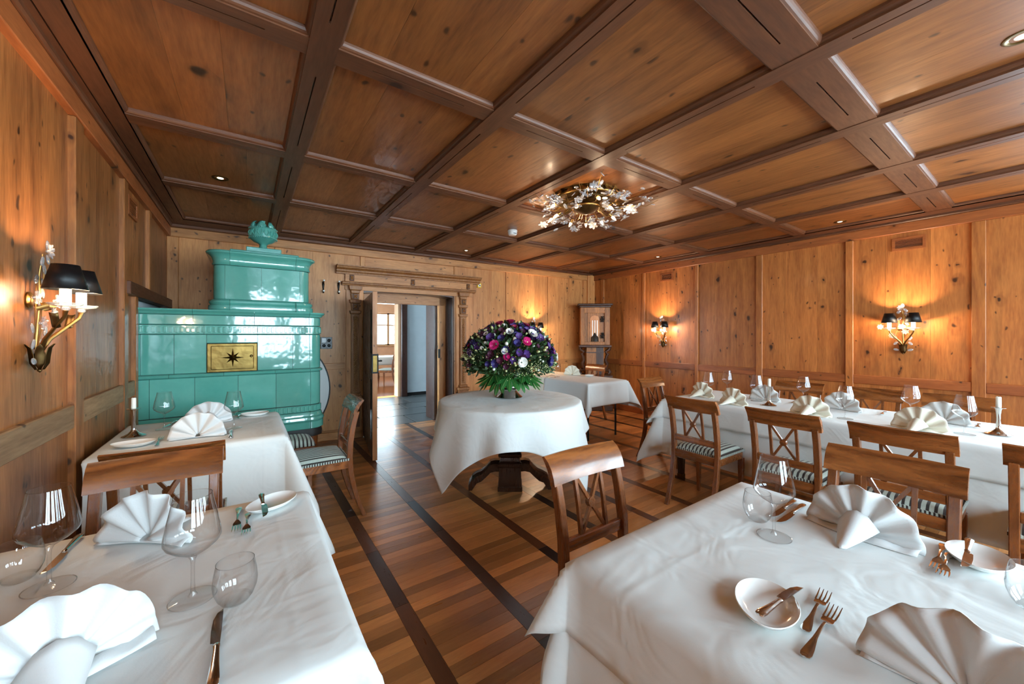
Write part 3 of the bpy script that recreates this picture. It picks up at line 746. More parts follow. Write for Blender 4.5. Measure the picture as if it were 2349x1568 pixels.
def cut_path(path, d0, d1):
    def at(d):
        for i in range(len(path) - 1):
            a, b = path[i], path[i + 1]
            if a[2] <= d <= b[2] + 1e-9:
                k = (d - a[2]) / max(1e-9, b[2] - a[2]); return (a[0].lerp(b[0], k), a[1].lerp(b[1], k).normalized(), d)
        return path[-1]
    return [at(d0)] + [p for p in path if d0 + 1e-4 < p[2] < d1 - 1e-4] + [at(d1)]
def sweep(path, prof):
    """prof: closed polygon of (outward, z)"""
    return MB().loft([[(p.x + n.x * o, p.y + n.y * o, z) for o, z in prof] for p, n, d in path])
stove = thing('tiled_stove', 'tall turquoise glazed tile stove with brass fire door in the corner', 'stove', (0, 0, 0))
SX, SY = 0.575, 3.95
PL = rpath([(-1.05, SY), (SX, SY), (SX, 5.14)], 0.11)
FLAT = SX - 0.11 + 1.05
TOT = PL[-1][2]
def tile_prof(z0, z1, out=0.0, th=0.05):
    return [(out - th, z0 + 0.0012), (out - 0.005, z0 + 0.0012), (out, z0 + 0.006), (out, z1 - 0.006), (out - 0.005, z1 - 0.0012), (out - th, z1 - 0.0012)]
def tile_row(path, cuts, z0, z1, out=0.0, name='tile', mat='glaze'):
    for a, b in zip(cuts[:-1], cuts[1:]):
        sweep(cut_path(path, a + 0.0012, b - 0.0012), tile_prof(z0, z1, out)).build(name, mat, stove, smooth=30)
D = lambda X: X + 1.05       # distance along the front for a given X
sweep(PL, [(-0.08, 0.40), (-0.012, 0.40), (-0.012, 1.52), (-0.08, 1.52)]).build('core', 'soot', stove)
MB().prism([(-1.04, SY + 0.03), (SX - 0.1, SY + 0.03), (SX - 0.03, SY + 0.1), (SX - 0.03, 5.12), (-1.04, 5.12)], 0.42, 1.53).build('core_fill', 'soot', stove)
sweep(PL, [(-0.06, 0.405), (0.012, 0.405), (0.016, 0.44), (0.006, 0.478), (-0.06, 0.478)]).build('stove_base', 'soot', stove, smooth=30)
tile_row(PL, [D(-0.9), D(-0.346), D(0.475), TOT - 0.6, TOT], 0.478, 0.545, 0.026, 'plinth_tile')
for a, b in ((D(-0.95), D(-0.346)), (D(-0.346), D(0.475)), (D(0.475), TOT)):
    sweep(cut_path(PL, a + 0.001, b - 0.001), [(-0.04, 0.546), (0.026, 0.546), (0.034, 0.562), (0.030, 0.582), (0.016, 0.594), (0.014, 0.612), (0.006, 0.63), (-0.04, 0.63)]).build('base_moulding', 'glaze', stove, smooth=30)
tile_row(PL, [0.0, D(-0.346), D(0.209), D(0.475), D(0.475) + 0.16, TOT], 0.632, 0.694, 0.008, 'fluted_tile')
tile_row(PL, [0.0, D(-0.613), D(-0.346), D(-0.064), D(0.209), D(0.481), D(0.481) + 0.16, D(0.481) + 0.6, TOT], 0.696, 1.0)
for a, b in ((0.0, D(-0.5)), (D(-0.5), D(-0.16)), (D(-0.16), D(0.2)), (D(0.2), D(0.475)), (D(0.475), TOT)):
    sweep(cut_path(PL, a + 0.001, b - 0.001), [(-0.04, 1.001), (0.004, 1.001), (0.016, 1.008), (0.019, 1.016), (0.015, 1.024), (0.003, 1.031), (-0.04, 1.031)]).build('belt_moulding', 'glaze', stove, smooth=30)
tile_row(PL, [0.0, D(-0.662), D(-0.471), D(-0.272)], 1.032, 1.345)
tile_row(PL, [D(0.072), D(0.336), D(0.474), D(0.474) + 0.165, D(0.474) + 0.6, TOT], 1.032, 1.345)
tile_row(PL, [D(-0.272), D(-0.1), D(0.072)], 1.272, 1.345)
tile_row(PL, [0.0, D(-0.288), D(0.07), D(0.432), D(0.575) + 0.05, TOT], 1.346, 1.42, 0.006, 'fluted_tile')
tile_row(PL, [0.0, D(-0.358), D(0.049), D(0.468), D(0.468) + 0.165, TOT], 1.421, 1.503)
for a, b in ((0.0, D(-0.358)), (D(-0.358), D(0.049)), (D(0.049), D(0.468)), (D(0.468), TOT)):
    sweep(cut_path(PL, a + 0.001, b - 0.001), [(-0.08, 1.504), (0.006, 1.504), (0.016, 1.512), (0.020, 1.520), (0.030, 1.526), (0.038, 1.536), (0.036, 1.545), (-0.08, 1.548)]).build('ledge_tile', 'glaze', stove, smooth=30)
MB().prism([(-1.04, SY + 0.04), (SX - 0.11, SY + 0.04), (SX - 0.04, SY + 0.11), (SX - 0.04, 5.12), (-1.04, 5.12)], 1.53, 1.549).build('ledge_top', 'glaze', stove)
# raised flutes, shared mesh
fl = MB().loft([[(-0.010, -0.002, -0.024), (0.010, -0.002, -0.024), (0.010, -0.002, 0.024), (-0.010, -0.002, 0.024)], [(-0.008, 0.007, -0.02), (0.008, 0.007, -0.02), (0.008, 0.007, 0.02), (-0.008, 0.007, 0.02)]]).mesh('flute', 'glaze')
for zc, d0, d1, out, stp in ((1.383, D(-0.69), D(0.575) + 0.02, 0.006, 0.0335), (0.663, D(-0.3), D(0.575) + 0.02, 0.008, 0.0335)):
    d = d0
    while d < d1:
        p, n, _ = cut_path(PL, d, d + 0.01)[0]
        o = link('flute', fl, stove); o.location = (p.x + n.x * out, p.y + n.y * out, zc); o.rotation_euler = (0, 0, math.atan2(n.y, n.x) - PI / 2); d += stp
# brass door with an eight-point star
bd = MB().box(-0.270, 0.070, SY - 0.012, SY + 0.02, 1.034, 1.270).build('fire_door', 'brass', stove, bevel=0.004)
MB().box(-0.245, 0.045, SY - 0.017, SY - 0.008, 1.055, 1.25).build('door_panel', 'brass', bd, bevel=0.006)
mb = MB(); cx, cz = -0.10, 1.152
for k in range(8):
    a = PI * k / 4 + PI / 2; L = 0.082 if k % 2 == 0 else 0.06; w = 0.012
    tip = (cx + L * math.cos(a), SY - 0.018, cz + L * math.sin(a)); l_ = (cx + w * 1.6 * math.cos(a + 0.5), SY - 0.017, cz + w * 1.6 * math.sin(a + 0.5)); r_ = (cx + w * 1.6 * math.cos(a - 0.5), SY - 0.017, cz + w * 1.6 * math.sin(a - 0.5))
    mb.add([tip, l_, (cx, SY - 0.029, cz), r_], [(0, 1, 2), (0, 2, 3)])
mb.build('star', 'brass', bd)
MB().lathe([(0.011, 0), (0.012, 0.006), (0.005, 0.012), (0.009, 0.02), (0.004, 0.028)], 12).build('door_knob', 'brass', bd, smooth=True).name
o = bpy.data.objects['door_knob']; o.location = (0.028, SY - 0.016, 1.162); o.rotation_euler = (PI / 2, 0, 0)
for x, y in ((0.5, SY + 0.16), (0.5, 5.1), (-0.5, SY + 0.16)):
    MB().lathe([(0.05, 0.0), (0.052, 0.05), (0.04, 0.1), (0.06, 0.3), (0.065, 0.405)], 12, (x, y, 0)).build('wooden_foot', 'chair_wood', stove, smooth=True)
# upper tower
TX0, TX1, TY = -0.245, 0.495, 4.12
PT = rpath([(TX0, 5.12), (TX0, TY), (TX1, TY), (TX1, 5.12)], 0.09)
f0 = [p for p in PT if abs(p[0].y - TY) < 1e-4]; da, db = f0[0][2], f0[-1][2]; TT = PT[-1][2]
sweep(PT, [(-0.08, 1.54), (-0.012, 1.54), (-0.012, 2.06), (-0.08, 2.06)]).build('tower_core', 'soot', stove)
MB().box(TX0 + 0.05, TX1 - 0.05, TY + 0.05, 5.11, 1.54, 2.075).build('tower_fill', 'glaze', stove)
for a, b in ((0.3, da + 0.03), (da + 0.03, db - 0.03), (db - 0.03, TT - 0.3)):
    k = 0.012 if not (a > 0.4 and b < TT - 0.4) else 0.0
    sweep(cut_path(PT, a + 0.001, b - 0.001), [(-0.05, 1.55), (0.020 + k, 1.55), (0.026 + k, 1.57), (0.022 + k, 1.598), (0.012 + k, 1.606), (0.020 + k, 1.62), (0.018 + k, 1.636), (0.004 + k, 1.648), (-0.05, 1.648)]).build('tower_base', 'glaze', stove, smooth=30)
    sweep(cut_path(PT, a + 0.001, b - 0.001), [(-0.05, 1.949), (0.006, 1.949), (0.012, 1.957), (0.008, 1.966), (0.006, 1.985), (0.012, 2.012), (0.028, 2.034), (0.050, 2.048), (0.054, 2.060), (0.046, 2.070), (-0.05, 2.076)]).build('tower_cornice', 'glaze', stove, smooth=30)
dm = (da + db) / 2 - 0.0
for a, b in ((0.3, da - 0.005), (da - 0.005, da + 0.26), (da + 0.26, db + 0.005), (db + 0.005, TT - 0.3)):
    sweep(cut_path(PT, a + 0.001, b - 0.001), tile_prof(1.649, 1.948)).build('tower_tile', 'glaze', stove, smooth=30)
MB().box(-0.129, 0.409, 4.2, 4.95, 2.07, 2.108).build('top_step', 'glaze', stove, bevel=0.006); MB().box(-0.01, 0.271, 4.3, 4.8, 2.108, 2.165).build('top_step', 'glaze', stove, bevel=0.006)
# urn finial
FX, FY = 0.128, 4.5
urn = MB().lathe([(0.0, 2.165), (0.052, 2.165), (0.056, 2.18), (0.036, 2.196), (0.030, 2.225), (0.044, 2.240), (0.078, 2.252), (0.110, 2.280), (0.118, 2.286), (0.112, 2.294), (0.116, 2.33), (0.112, 2.372), (0.120, 2.378), (0.112, 2.386), (0.096, 2.388), (0.02, 2.39)], 32, (FX, FY, 0), close=False).build('urn', 'glaze', stove, smooth=40)
bead = MB().ball((0, 0, 0), 0.0065, 8, 6).mesh('bead', 'glaze', smooth=True)
for z, r in ((2.288, 0.116), (2.382, 0.117)):
    for k in range(40):
        a = 2 * PI * k / 40; o = link('bead', bead, urn); o.location = (FX + r * math.cos(a), FY + r * math.sin(a), z)
mb = MB()
for k in range(14):
    a = 2 * PI * k / 14
    for q in (-1, 1):
        mb.tube([(FX + 0.115 * math.cos(a + q * 0.03), FY + 0.115 * math.sin(a + q * 0.03), 2.305), (FX + 0.122 * math.cos(a + q * 0.17), FY + 0.122 * math.sin(a + q * 0.17), 2.335), (FX + 0.115 * math.cos(a + q * 0.1), FY + 0.115 * math.sin(a + q * 0.1), 2.362)], [0.003, 0.008, 0.003], 5)
tag(mb.build('leaf_relief', 'glaze', urn, smooth=True), kind='stuff')
for k in range(6):
    a = 2 * PI * k / 6 + 0.3
    p = lambda r, da_, z: (FX + r * math.cos(a + da_), FY + r * math.sin(a + da_), z)
    MB().grid([[p(0.108, -0.36, 2.386), p(0.110, 0, 2.388), p(0.108, 0.36, 2.386)], [p(0.100, -0.42, 2.412), p(0.106, 0, 2.418), p(0.100, 0.42, 2.412)], [p(0.086, -0.3, 2.438), p(0.092, 0, 2.444), p(0.086, 0.3, 2.438)], [p(0.056, -0.12, 2.455), p(0.058, 0, 2.462), p(0.056, 0.12, 2.455)]]).build('crown_leaf', 'glaze', urn, smooth=True, solid=0.006)
for k in range(16):
    i, j = k % 4, k // 4
    a = -PI / 2 - 0.12 + (i - 1.5 + 0.5 * (j % 2)) * 0.11
    o = link('grape', bead, urn); o.location = (FX + (0.102 - j * 0.006) * math.cos(a), FY + (0.102 - j * 0.006) * math.sin(a), 2.40 + j * 0.014); o.scale = (1.3, 1.3, 1.3)

# bench in front of the stove, round table top leaning on the wall
bn = thing('stove_bench', 'low bench with a striped cushion against the turquoise stove front', 'bench', (0, 0, 0))
MB().box(-0.6, 0.47, 3.575, 3.885, 0.36, 0.41).build('bench_frame', 'chair_wood', bn, bevel=0.006)
for x in (-0.57, 0.43):
    for y in (3.6, 3.86): MB().box(x - 0.018, x + 0.018, y - 0.018, y + 0.018, 0, 0.36).build('leg', 'chair_wood', bn, bevel=0.003)
G = []
for i in range(13):
    b = -1 + 2 * i / 12; row = []
    for j in range(41):
        a = -1 + 2 * j / 40; k = (1 - abs(a) ** 10) * (1 - abs(b) ** 6)
        row.append((-0.065 + a * 0.54, 3.73 + b * 0.155, 0.412 + 0.055 * k ** 0.5 + 0.012 * (1 - b * b)))
    G.append(row)
MB().grid(G).build('cushion', 'stripe', bn, smooth=True, solid=0.01)
rt = thing('folded_table_top', 'large round white table top with a dark edge leaning behind the stove', 'table top', (0.36, 5.235, 0))
tp = MB().lathe([(0.0, -0.012), (0.66, -0.012), (0.665, 0.0), (0.66, 0.012), (0.0, 0.012)], 64, close=False).build('disc', 'white_board', rt, smooth=30)
ed = MB().lathe([(0.664, -0.016), (0.676, -0.016), (0.676, 0.016), (0.664, 0.016), (0.664, -0.016)], 64, close=False).build('rim', 'iron', rt, smooth=30)
for o in (tp, ed): o.location = (-0.18, 0, 0.68); o.rotation_euler = (PI / 2 - 0.06, 0, 0)

# ================================================================== CHAIRS
def make_chair():
    t = thing('dining_chair', 'x', 'chair')
    for sx_ in (-1, 1):
        pts = [(-0.30, 0.0), (-0.262, 0.10), (-0.228, 0.22), (-0.205, 0.34), (-0.198, 0.44), (-0.203, 0.56), (-0.222, 0.68), (-0.246, 0.775)]
        sec = []
        for i, (y, z) in enumerate(pts):
            h = 0.015 + 0.004 * min(1, z / 0.4); w = 0.016
            x = sx_ * 0.172
            sec.append([(x - w, y - h, z), (x + w, y - h, z), (x + w, y + h, z), (x - w, y + h, z)])
        MB().loft(sec).build('rear_leg', 'chair_wood', t, smooth=30, bevel=0.003)
        MB().loft([[(sx_ * 0.172 - w, 0.165 - w, z), (sx_ * 0.172 + w, 0.165 - w, z), (sx_ * 0.172 + w, 0.165 + w, z), (sx_ * 0.172 - w, 0.165 + w, z)] for z, w in ((0, 0.011), (0.3, 0.018), (0.375, 0.018))]).build('front_leg', 'chair_wood', t, bevel=0.002)
        MB().tube([(sx_ * 0.072, -0.206, 0.54), (sx_ * 0.072, -0.222, 0.66), (sx_ * 0.072, -0.246, 0.77)], 0.0105, 4, up=(0, 1, 0)).build('back_upright', 'chair_wood', t)
        MB().tube([(-sx_ * 0.066, -0.208, 0.548), (0, -0.226 - 0.001 * sx_, 0.655), (sx_ * 0.066, -0.246, 0.765)], 0.0095, 4, up=(0, 1, 0)).build('cross_bar', 'chair_wood', t)
    o = MB().lathe([(0.0, -0.011), (0.019, -0.011), (0.022, 0.0), (0.019, 0.011), (0.0, 0.011)], 16, close=False).build('cross_boss', 'chair_wood', t, smooth=30)
    o.location = (0, -0.226, 0.655); o.rotation_euler = (PI / 2 + 0.18, 0, 0)
    prof = [(-0.232, 0.762), (-0.240, 0.79), (-0.252, 0.82), (-0.272, 0.845), (-0.296, 0.862)]
    back = [(-0.310, 0.858), (-0.292, 0.836), (-0.276, 0.812), (-0.264, 0.786), (-0.258, 0.758)]
    secs = []
    for j in range(9):
        a = -1 + 2 * j / 8; x = a * 0.202; c = 0.016 * (a * a)
        secs.append([(x, y + c, z) for y, z in prof + back])
    MB().loft(secs).build('top_rail', 'chair_rail', t, smooth=40)
    MB().box(-0.158, 0.158, -0.218, -0.194, 0.505, 0.552).build('lower_rail', 'chair_rail', t, bevel=0.004)
    # apron
    for a in ((-0.17, 0.17, 0.152, 0.178), (-0.17, 0.17, -0.212, -0.186)): MB().box(*a, 0.372, 0.432).build('apron', 'chair_rail', t, bevel=0.003)
    for sx_ in (-1, 1): MB().box(min(sx_ * 0.162, sx_ * 0.186), max(sx_ * 0.162, sx_ * 0.186), -0.19, 0.16, 0.372, 0.432).build('apron', 'chair_rail', t, bevel=0.003)
    G = []
    n, m = 14, 16
    for i in range(n + 1):
        b = -1 + 2 * i / n; row = []
        for j in range(m + 1):
            a = -1 + 2 * j / m
            k = max(0.0, (1 - abs(a) ** 8) * (1 - abs(b) ** 8)) ** 0.5
            row.append((a * (0.187 - 0.006 * (1 - k)), -0.006 + b * 0.184, 0.433 + 0.036 * k + 0.016 * (1 - a * a) * (1 - b * b)))
        G.append(row)
    MB().grid(G).build('cushion', 'stripe', t, smooth=True)
    w, y0, y1 = 0.190, -0.192, 0.18
    mb = MB(); mb.box(-w, w, y1 - 0.003, y1 + 0.003, 0.430, 0.446).box(-w, w, y0 - 0.003, y0 + 0.003, 0.430, 0.446)
    mb.box(-w - 0.003, -w + 0.003, y0, y1, 0.430, 0.446).box(w - 0.003, w + 0.003, y0, y1, 0.430, 0.446).build('braid', 'stripe_trim', t)
    return t
chair0 = make_chair()
CH = [  # x, y, facing angle, label, group
 (-0.287, 1.785, PI, 'cross-back chair facing the near wall table, its rail overlapping another chair back', 'chairs at the wall tables'),
 (-0.285, 2.46, 0, 'cross-back chair drawn up to the candlelit table by the stove', 'chairs at the wall tables'),
 (0.415, 3.13, PI / 2, 'cross-back chair in side view between the stove table and the open door', 'chairs at the wall tables'),
 (1.16, 0.875, PI, 'light brown cross-back chair between the round table and the near white table', 'chairs at the near table'),
 (1.845, 0.383, PI / 2, 'cross-back chair with wavy grained top rail behind the near fan napkin', 'chairs at the near table'),
 (3.03, 1.60, -PI / 2, 'striped chair nearest the round table on the near side of the long table', 'near side chairs of the long table'),
 (3.03, 1.00, -PI / 2, 'second striped chair from the round table along the near side of the long table', 'near side chairs of the long table'),
 (3.03, 0.47, -PI / 2, 'third striped chair from the round table along the near side of the long table', 'near side chairs of the long table'),
 (3.03, -0.06, -PI / 2, 'fourth chair along the near side of the long table, cut off by the picture edge', 'near side chairs of the long table'),
 (3.71, 2.35, PI, 'cross-back chair at the head of the long table under the far wall lamp', 'chairs at the long table ends'),
 (4.40, 4.30, PI / 2, 'small chair between the old clock cabinet and the back table', 'chairs at the back table'),
 (4.33, 1.50, PI / 2, 'wall side chair behind the first candlestick of the long table', 'wall side chairs of the long table'),
 (4.33, 0.95, PI / 2, 'wall side chair under the large wall lamp, in the middle of the long table', 'wall side chairs of the long table'),
 (4.33, 0.44, PI / 2, 'wall side chair behind the second candlestick of the long table', 'wall side chairs of the long table'),
 (2.25, 9.95, 0.15, 'brightly lit chair seen through both doorways in the far room', 'chairs in the far room'),
 (3.0, 10.0, 0.9, 'darker chair beside the casing edge seen through the doorways in the far room', 'chairs in the far room'),
]
for i, (x, y, a, lab, grp) in enumerate(CH):
    if i == 0:
        chair0.location = (x, y, 0); chair0.rotation_euler = (0, 0, a); chair0['label'] = lab; chair0['group'] = grp
    else:
        dup(chair0, (x, y, 0), a, lab, grp)

# ================================================================== TABLES AND CLOTHS
def table(name, label, x0, x1, y0, y1, z=0.74, style='wood', group=None):
    cx, cy = (x0 + x1) / 2, (y0 + y1) / 2; hx_, hy_ = (x1 - x0) / 2, (y1 - y0) / 2
    t = thing(name, label, 'table', (cx, cy, 0), 0, group)
    mat = 'dark_wood' if style == 'wood' else 'metal_leg'
    MB().box(-hx_, hx_, -hy_, hy_, z - 0.03, z).build('tabletop', 'chair_rail', t, bevel=0.004)
    MB().box(-hx_ + 0.06, hx_ - 0.06, -hy_ + 0.06, hy_ - 0.06, z - 0.09, z - 0.03).build('apron', mat, t)
    for a in (-1, 1):
        for b in (-1, 1):
            x, y = a * (hx_ - 0.09), b * (hy_ - 0.09)
            if style == 'wood':
                lg = MB().loft([[(x - w, y - w, q), (x + w, y - w, q), (x + w, y + w, q), (x - w, y + w, q)] for q, w in ((0.0, 0.022), (0.35, 0.03), (z - 0.09, 0.032))]).build('leg', mat, t, bevel=0.003)
                MB().box(x - 0.026, x + 0.026, y - 0.026, y + 0.026, 0.0, 0.045).build('brass_cap', 'brass', lg, bevel=0.003)
            else:
                MB().tube([(x, y, 0), (x, y, z - 0.09)], 0.013, 10).build('leg', mat, t, smooth=True)
    return t
def wav(s, seed, k=1.0):
    r = random.Random(seed); a = [(r.uniform(5, 9) * k, r.uniform(0, 6.28), 0.5), (r.uniform(10, 15) * k, r.uniform(0, 6.28), 0.3), (r.uniform(18, 25) * k, r.uniform(0, 6.28), 0.2)]
    return 0.5 + 0.5 * sum(w * math.sin(f * s + p) for f, p, w in a)
def cloth(label, x0, x1, y0, y1, z, ol, orr, of, ob, seed, mat='cloth', amp=0.10, flare=0.34, step=0.022, group=None, rb=0.016, lift=0.0, base=0.025):
    def axis(a0, a1, lo, hi):
        v = []
        for s0, s1, n in ((a0 - lo, a0, math.ceil(lo / step)), (a0, a1, math.ceil((a1 - a0) / 0.05)), (a1, a1 + hi, math.ceil(hi / step))):
            if n > 0: v += [s0 + (s1 - s0) * i / n for i in range(n)]
        return v + [a1 + hi]
    U = axis(x0, x1, ol, orr); V = axis(y0, y1, of, ob); G = []
    for a in U:
        row = []
        for b in V:
            ex = a - x1 if a > x1 else a - x0 if a < x0 else 0.0; ey = b - y1 if b > y1 else b - y0 if b < y0 else 0.0
            qx, qy = min(max(a, x0), x1), min(max(b, y0), y1)
            if ex == 0 and ey == 0:
                row.append((a, b, z + 0.0012 * math.sin(a * 17 + seed) * math.sin(b * 13 + seed))); continue
            if ex and ey:
                t = math.hypot(ex, ey); ph = math.atan2(abs(ey), abs(ex)); out = t * (0.10 + flare * math.sin(2 * ph) ** 2)
                dx, dy = ex / t, ey / t
            else:
                t = abs(ex) + abs(ey); s = b if ex else a; e0, e1 = (y0, y1) if ex else (x0, x1)
                e = math.exp(-min(s - e0, e1 - s) / 0.10)
                side = (1 if ex > 0 else 2) if ex else (3 if ey > 0 else 4)
                out = t * ((1 - e) * (base + amp * wav(s, seed * 7 + side)) + e * 0.10)
                dx, dy = (math.copysign(1, ex), 0) if ex else (0, math.copysign(1, ey))
            if t < rb * PI / 2:
                an = t / rb; o_ = rb * math.sin(an); dn = rb * (1 - math.cos(an)); o_ += out
            else:
                o_ = rb + out; dn = rb + math.sqrt(max(0, (t - rb * PI / 2) ** 2 - out * out))
            row.append((qx + dx * o_, qy + dy * o_, z - dn))
        G.append(row)
    o = MB().grid(G).build('tablecloth', mat, None, smooth=180, solid=0.002)
    return tag(o, label, 'tablecloth', group)
ZT = 0.7425
table('square_table', 'square table under the near white cloth beside the panelled wall', -0.625, 0.165, 0.78, 1.65, group='square tables under cloths')
cloth('white cloth on the near table along the panelled wall with two wine glasses', -0.63, 0.175, 0.77, 1.655, ZT, 0.012, 0.30, 0.26, 0.20, 1, amp=0.035, base=0.0, group='white tablecloths')
table('square_table', 'square table under the cloth in front of the turquoise stove', -0.63, 0.18, 2.66, 3.49, group='square tables under cloths')
cloth('cream lit cloth with long front drop on the table before the stove', -0.635, 0.18, 2.655, 3.495, ZT, 0.010, 0.36, 0.42, 0.20, 2, amp=0.07, group='white tablecloths')
table('dining_table', 'table on thin metal legs under the cloth behind the flowers', 3.45, 4.15, 3.31, 4.11, style='metal')
cloth('cloth with pointed hanging corners on the metal-legged table behind the flowers', 3.44, 4.16, 3.30, 4.118, ZT, 0.32, 0.36, 0.30, 0.0, 3, amp=0.05, flare=0.34, group='white tablecloths')
table('dining_table', 'back table against the wall near the old clock cabinet', 3.45, 4.15, 4.15, 4.93, style='metal')
cloth('brownish shaded cloth on the back table nearest the wall', 3.44, 4.16, 4.125, 4.94, ZT - 0.0005, 0.24, 0.24, 0.0, 0.2, 4, 'cloth_cream', amp=0.05, group='white tablecloths')
table('long_table', 'long dark legged table under layered cloths beside the pine wall', 3.25, 4.11, -0.7, 2.11)
cloth('long floor-length under-cloth of the long wall side table', 3.245, 4.115, -0.7, 2.115, ZT, 0.52, 0.3, 0.2, 0.42, 5, base=0.01, amp=0.03, flare=0.30, group='white tablecloths')
cloth('short upper cloth of the long table set with seven wine glasses', 3.238, 4.122, -0.7, 2.122, ZT + 0.003, 0.19, 0.18, 0.15, 0.24, 6, amp=0.10, flare=0.42, group='white tablecloths', base=0.035)
table('near_table', 'large table under layered white cloths nearest the viewer', 0.73, 1.63, -0.5, 0.72)
cloth('long under-cloth hanging to the floor from the near table', 0.725, 1.635, -0.5, 0.725, ZT, 0.70, 0.16, 0.2, 0.20, 8, amp=0.07, flare=0.18, group='white tablecloths')
cloth('short upper cloth with a turned-up corner on the near table', 0.718, 1.642, -0.5, 0.732, ZT + 0.003, 0.19, 0.17, 0.15, 0.19, 9, amp=0.10, flare=0.36, group='white tablecloths', base=0.05)
# round table with carved pedestal
RX, RY, RR, RZ = 1.90, 2.76, 0.60, 0.775
r_t = thing('round_table', 'round table on a dark carved pedestal in the middle of the room', 'table', (RX, RY, 0), math.radians(-35))
MB().lathe([(0.0, RZ - 0.035), (RR - 0.02, RZ - 0.035), (RR, RZ - 0.02), (RR, RZ - 0.004), (RR - 0.004, RZ), (0.0, RZ)], 64, close=False).build('tabletop', 'dark_wood', r_t, smooth=30)
def sq(w, z): return [(-w, -w, z), (w, -w, z), (w, w, z), (-w, w, z)]
MB().loft([sq(w, z) for z, w in ((0.0, 0.105), (0.035, 0.105), (0.045, 0.098), (0.20, 0.094), (0.215, 0.105), (0.235, 0.105), (0.25, 0.085), (0.285, 0.078), (0.30, 0.10), (0.315, 0.10), (0.40, 0.055), (0.44, 0.06), (0.47, 0.09), (0.485, 0.09), (0.50, 0.06), (0.60, 0.06), (0.70, 0.11), (RZ - 0.035, 0.16))]).build('pedestal', 'dark_wood', r_t, bevel=0.003)
for k in range(2):
    a = (0.0, PI)[k] + math.radians(2)
    sec = []
    for r, z, h, w in ((0.06, 0.20, 0.045, 0.06), (0.13, 0.205, 0.045, 0.06), (0.17, 0.195, 0.045, 0.06), (0.21, 0.15, 0.04, 0.06), (0.25, 0.115, 0.04, 0.062), (0.29, 0.10, 0.04, 0.064), (0.33, 0.07, 0.045, 0.066), (0.36, 0.03, 0.035, 0.066)):
        lo = max(0.0, z - h) if r < 0.30 else 0.0
        sec.append([(r * math.cos(a) - q * math.sin(a) * w, r * math.sin(a) + q * math.cos(a) * w, zz) for q, zz in ((-1, lo), (1, lo), (1, z + h * 0.5), (0.5, z + h), (-0.5, z + h), (-1, z + h * 0.5))])
    MB().loft(sec).build('foot', 'dark_wood', r_t, smooth=25)
G = []
NT_, NR = 192, 36
S2 = 0.88; rot = -YAW + math.radians(3)
for i in range(NT_ + 1):
    th = 2 * PI * i / NT_; row = []
    cm = max(abs(math.cos(th)), abs(math.sin(th))); rm = min(S2 / cm, S2 * 1.405)
    cor = abs(math.sin(2 * th)) ** 3
    w = 0.5 + 0.5 * (0.55 * math.sin(7 * th + 1.0) + 0.45 * math.sin(12 * th + 2.2 + math.sin(3 * th)))
    for j in range(NR + 1):
        r = RR * j / 8 if j <= 8 else RR + (rm - RR) * (j - 8) / (NR - 8)
        t = max(0, r - RR); rb = 0.018
        out = t * (0.02 + 0.30 * w * (1 - 0.6 * cor) + 0.16 * cor)
        if t <= 0: rr, z = r, RZ + 0.004
        elif t < rb * PI / 2: rr, z = RR + rb * math.sin(t / rb) + out, RZ + 0.004 - rb * (1 - math.cos(t / rb))
        else: rr, z = RR + rb + out, RZ + 0.004 - rb - math.sqrt(max(0, (t - rb * PI / 2) ** 2 - out * out))
        row.append((RX + rr * math.cos(th + rot), RY + rr * math.sin(th + rot), z))
    G.append(row)
tag(MB().grid(G).build('tablecloth', 'cloth', None, smooth=180, solid=0.002), 'white square cloth hanging in points from the round flower table', 'tablecloth', 'white tablecloths')
# table in the far room
table('dining_table', 'white covered table seen through the doorways in the far room', 2.6, 3.9, 10.4, 11.3)
cloth('bright white cloth on the table in the far room', 2.59, 3.91, 10.39, 11.31, ZT, 0.2, 0.2, 0.22, 0.2, 12, step=0.05)

# ================================================================== TABLEWARE
ZC = ZT + 0.0035       # top of the cloths
def wine_glass():
    t = thing('wine_glass', 'x', 'wine glass')
    MB().lathe([(0.009, 0.0075), (0.0045, 0.016), (0.0035, 0.04), (0.0035, 0.075), (0.0045, 0.088), (0.009, 0.097)], 16, close=False).build('stem', 'thin_glass', t, smooth=True)
    ft = MB().lathe([(0.0, 0.0005), (0.043, 0.0005), (0.0435, 0.0015), (0.030, 0.004), (0.010, 0.008), (0.0, 0.0085)], 32, close=False).build('foot', 'glass', t, smooth=True)
    MB().lathe([(0.0425, 0.0004), (0.0442, 0.0010), (0.0442, 0.0020), (0.0425, 0.0026), (0.0425, 0.0004)], 40, close=False).build('foot_rim', 'thin_glass', ft, smooth=True)
    MB().lathe([(0.004, 0.0965), (0.016, 0.1015), (0.034, 0.113), (0.048, 0.126), (0.0525, 0.136), (0.0520, 0.145), (0.046, 0.180), (0.0385, 0.215), (0.0350, 0.2335)], 40, close=False).build('bowl', 'thin_glass', t, smooth=True)
    MB().lathe([(0.0346, 0.2330), (0.0354, 0.2330), (0.0354, 0.2342), (0.0346, 0.2342), (0.0346, 0.2330)], 40, close=False).build('rim', 'thin_glass', t, smooth=True)
    return t
